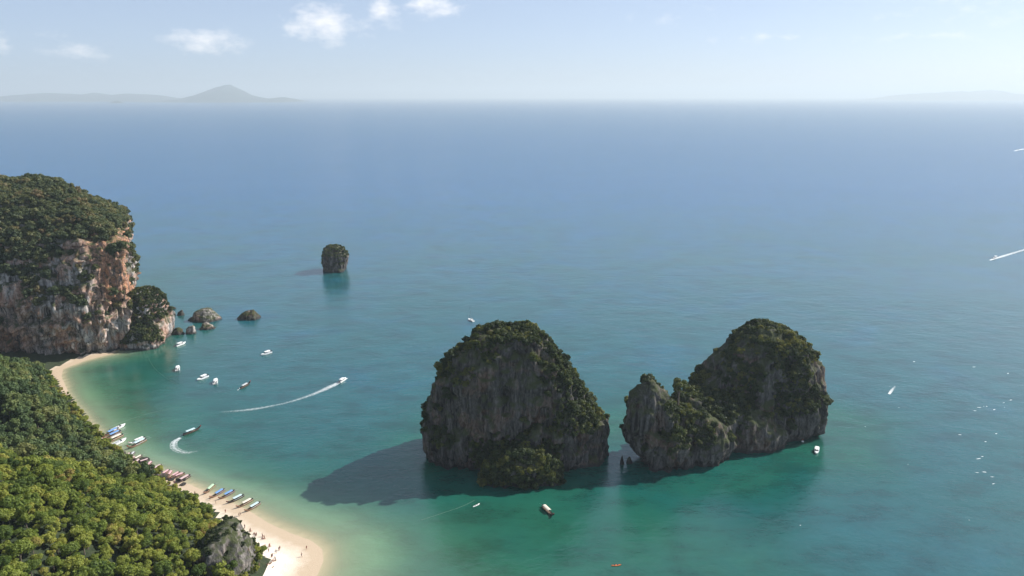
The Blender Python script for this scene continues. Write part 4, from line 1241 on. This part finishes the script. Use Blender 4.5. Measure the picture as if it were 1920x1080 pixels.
def body_mesh(name, joints, edges, radii, mats, zones):
    me = bpy.data.meshes.new(name); me.from_pydata(joints, edges, []); me.update()
    o = bpy.data.objects.new(name, me); C.objects.link(o)
    sk = o.modifiers.new('skin', 'SKIN'); sk.use_smooth_shade = True
    if not me.skin_vertices: 
        bpy.context.view_layer.objects.active = o
    for i, v in enumerate(me.skin_vertices[0].data):
        v.radius = (radii[i], radii[i]); v.use_root = (i == 0)
    ss = o.modifiers.new('sub', 'SUBSURF'); ss.levels = 1; ss.render_levels = 1
    dg = bpy.context.evaluated_depsgraph_get(); dg.update()
    m2 = bpy.data.meshes.new_from_object(o.evaluated_get(dg)); m2.name = name
    bpy.data.objects.remove(o); bpy.data.meshes.remove(me)
    m2.materials.clear()
    for m in mats: m2.materials.append(m)
    for p in m2.polygons: p.material_index = zones(p.center)
    return m2

# joints: pelvis, chest, neck, head, head top, then arms and legs
def pose(kind):
    if kind == 'stand':
        J = [(0, 0, .95), (0, 0, 1.25), (0, 0, 1.48), (0, .01, 1.60), (0, .01, 1.74), (.19, 0, 1.42), (.24, 0, 1.14), (.25, .06, .88), (-.19, 0, 1.42), (-.25, .02, 1.14), (-.24, .10, .90),
             (.10, 0, .90), (.11, .02, .49), (.12, 0, .07), (.12, .14, .03), (-.10, 0, .90), (-.11, .02, .49), (-.12, 0, .07), (-.12, .14, .03)]
    elif kind == 'walk':
        J = [(0, 0, .93), (0, .03, 1.23), (0, .05, 1.46), (0, .07, 1.58), (0, .07, 1.72), (.19, .04, 1.40), (.23, -.12, 1.15), (.23, -.08, .90), (-.19, .04, 1.40), (-.23, .16, 1.16), (-.22, .30, .98),
             (.10, 0, .88), (.11, .22, .50), (.11, .24, .07), (.11, .38, .04), (-.10, 0, .88), (-.11, -.08, .48), (-.11, -.34, .12), (-.11, -.24, .03)]
    elif kind == 'sit':
        J = [(0, 0, .14), (0, -.10, .46), (0, -.14, .70), (0, -.12, .82), (0, -.12, .96), (.19, -.13, .64), (.25, -.26, .36), (.24, -.34, .06), (-.19, -.13, .64), (-.25, -.26, .36), (-.24, -.34, .06),
             (.10, .05, .14), (.12, .44, .42), (.13, .62, .06), (.13, .76, .04), (-.10, .05, .14), (-.12, .46, .34), (-.13, .74, .06), (-.13, .88, .06)]
    else:
        J = [(0, 0, .12), (0, .30, .13), (0, .54, .14), (0, .66, .16), (0, .80, .16), (.19, .48, .12), (.34, .30, .08), (.36, .06, .06), (-.19, .48, .12), (-.34, .32, .08), (-.40, .08, .06),
             (.10, -.05, .11), (.13, -.46, .12), (.14, -.86, .07), (.16, -.94, .10), (-.10, -.05, .11), (-.13, -.46, .22), (-.15, -.80, .07), (-.17, -.92, .08)]
    return J
E = [(0, 1), (1, 2), (2, 3), (3, 4), (2, 5), (5, 6), (6, 7), (2, 8), (8, 9), (9, 10), (0, 11), (11, 12), (12, 13), (13, 14), (0, 15), (15, 16), (16, 17), (17, 18)]
RAD = [.155, .165, .065, .095, .075, .07, .05, .038, .07, .05, .038, .105, .07, .045, .04, .105, .07, .045, .04]
bodies = {}
for kind in ('stand', 'walk', 'sit', 'lie'):
    J = pose(kind)
    hips = np.array(J[0]); chest = np.array(J[1])
    for v, mats in enumerate(([M_SKIN, M_SWIM], [M_SKIN, M_SHIRT])):
        bodies[(kind, v)] = body_mesh('person_body', J, E, RAD, mats, (lambda c, h=hips, ch=chest, v=v: 1 if np.linalg.norm(np.array(c) - h) < 0.27 or (v == 1 and np.linalg.norm(np.array(c) - ch) < 0.27) else 0))
def hair_mesh(kind):
    J = pose(kind); h = Vector(J[3]); tp = Vector(J[4]); up = (tp - h).normalized()
    bm = bmesh.new(); bmesh.ops.create_icosphere(bm, subdivisions=2, radius=0.118)
    for v in bm.verts:
        v.co = v.co + h + up * 0.085
    me = bpy.data.meshes.new('hair'); bm.to_mesh(me); bm.free(); me.materials.append(M_HAIR)
    return me
hairs = {k: hair_mesh(k) for k in ('stand', 'walk', 'sit', 'lie')}

def on_ground(px_, py_):
    z_ = 0.5
    for _ in range(6):
        p = at_z(px_, py_, z_); z_ = ground_z(p.x, p.y)
    return Vector((p.x, p.y, z_))
PEOPLE = [(459, 990, 'stand'), (470, 997, 'stand'), (478, 1002, 'sit'), (481, 1005, 'stand'), (493, 1007, 'sit'), (496, 1011, 'stand'), (474, 1014, 'stand'), (506, 1026, 'stand'), (511, 1045, 'walk'), (508, 1057, 'sit'), (513, 1053, 'stand'), (517, 1052, 'sit'), (434, 972, 'sit'), (440, 975, 'stand'), (458, 991, 'sit'), (469, 996, 'sit'), (477, 1001, 'lie'), (480, 1004, 'sit'), (492, 1006, 'stand'), (494, 1010, 'lie'), (475, 1015, 'sit'), (476, 1016, 'lie'), (495, 1023, 'lie'), (505, 1025, 'sit'),
          (504, 1035, 'stand'), (510, 1044, 'sit'), (509, 1046, 'stand'), (506, 1056, 'lie'), (511, 1052, 'sit'), (516, 1051, 'walk'), (512, 1063, 'lie'), (486, 1062, 'stand'), (518, 1037, 'walk'),
          (525, 1031, 'walk'), (523, 1033, 'walk'), (451, 967, 'walk'), (448, 968, 'walk'), (423, 962, 'stand'), (470, 1029, 'stand'), (479, 1038, 'walk'), (455, 1015, 'stand'),
          (500, 1058, 'lie'), (394, 938, 'walk'), (366, 928, 'stand'), (405, 945, 'stand'), (566, 1044, 'walk'), (575, 1030, 'stand')]
LAB = {'sit': 'person in swimwear sitting on the dry sand below the crag', 'lie': 'person sunbathing flat on the dry sand below the crag',
       'stand': 'person standing on the beach in swimwear', 'walk': 'person walking along the beach'}
first = {}
for k, (x, y, kind) in enumerate(PEOPLE):
    p = on_ground(x, y); v = k % 3 == 1
    key = (kind, int(v))
    if key not in first:
        o = link('person', bodies[key], loc=p); link('hair', hairs[kind], parent=o); first[key] = o
    else:
        o = copy_tree(first[key]); o.location = p
    s_ = 0.98 + 0.06 * math.sin(k * 3.1)
    o.scale = (s_,) * 3
    o.rotation_euler = (0, 0, (k * 2.399) % 6.283)
    tag(o, LAB[kind], 'person', 'people on the beach')
# ------------------------------------------------------------------ sea haze: the air between the camera and the horizon
hb = bmesh.new()
bmesh.ops.create_cube(hb, size=1.0)
hm = bpy.data.meshes.new('haze'); hb.to_mesh(hm); hb.free()
t = NT('haze_air')
t.t.nodes.clear()
out = t.t.nodes.new('ShaderNodeOutputMaterial')
pv = t.t.nodes.new('ShaderNodeVolumePrincipled')
pv.inputs['Color'].default_value = (0.80, 0.92, 1.0, 1)
pv.inputs['Density'].default_value = 0.000068
pv.inputs['Anisotropy'].default_value = 0.2
t.t.links.new(pv.outputs[0], out.inputs['Volume'])
haze = link('haze', hm, t.m)
haze.scale = (120000, 60000, 640)
haze.location = (0, 25000, 300)
haze['kind'] = 'stuff'
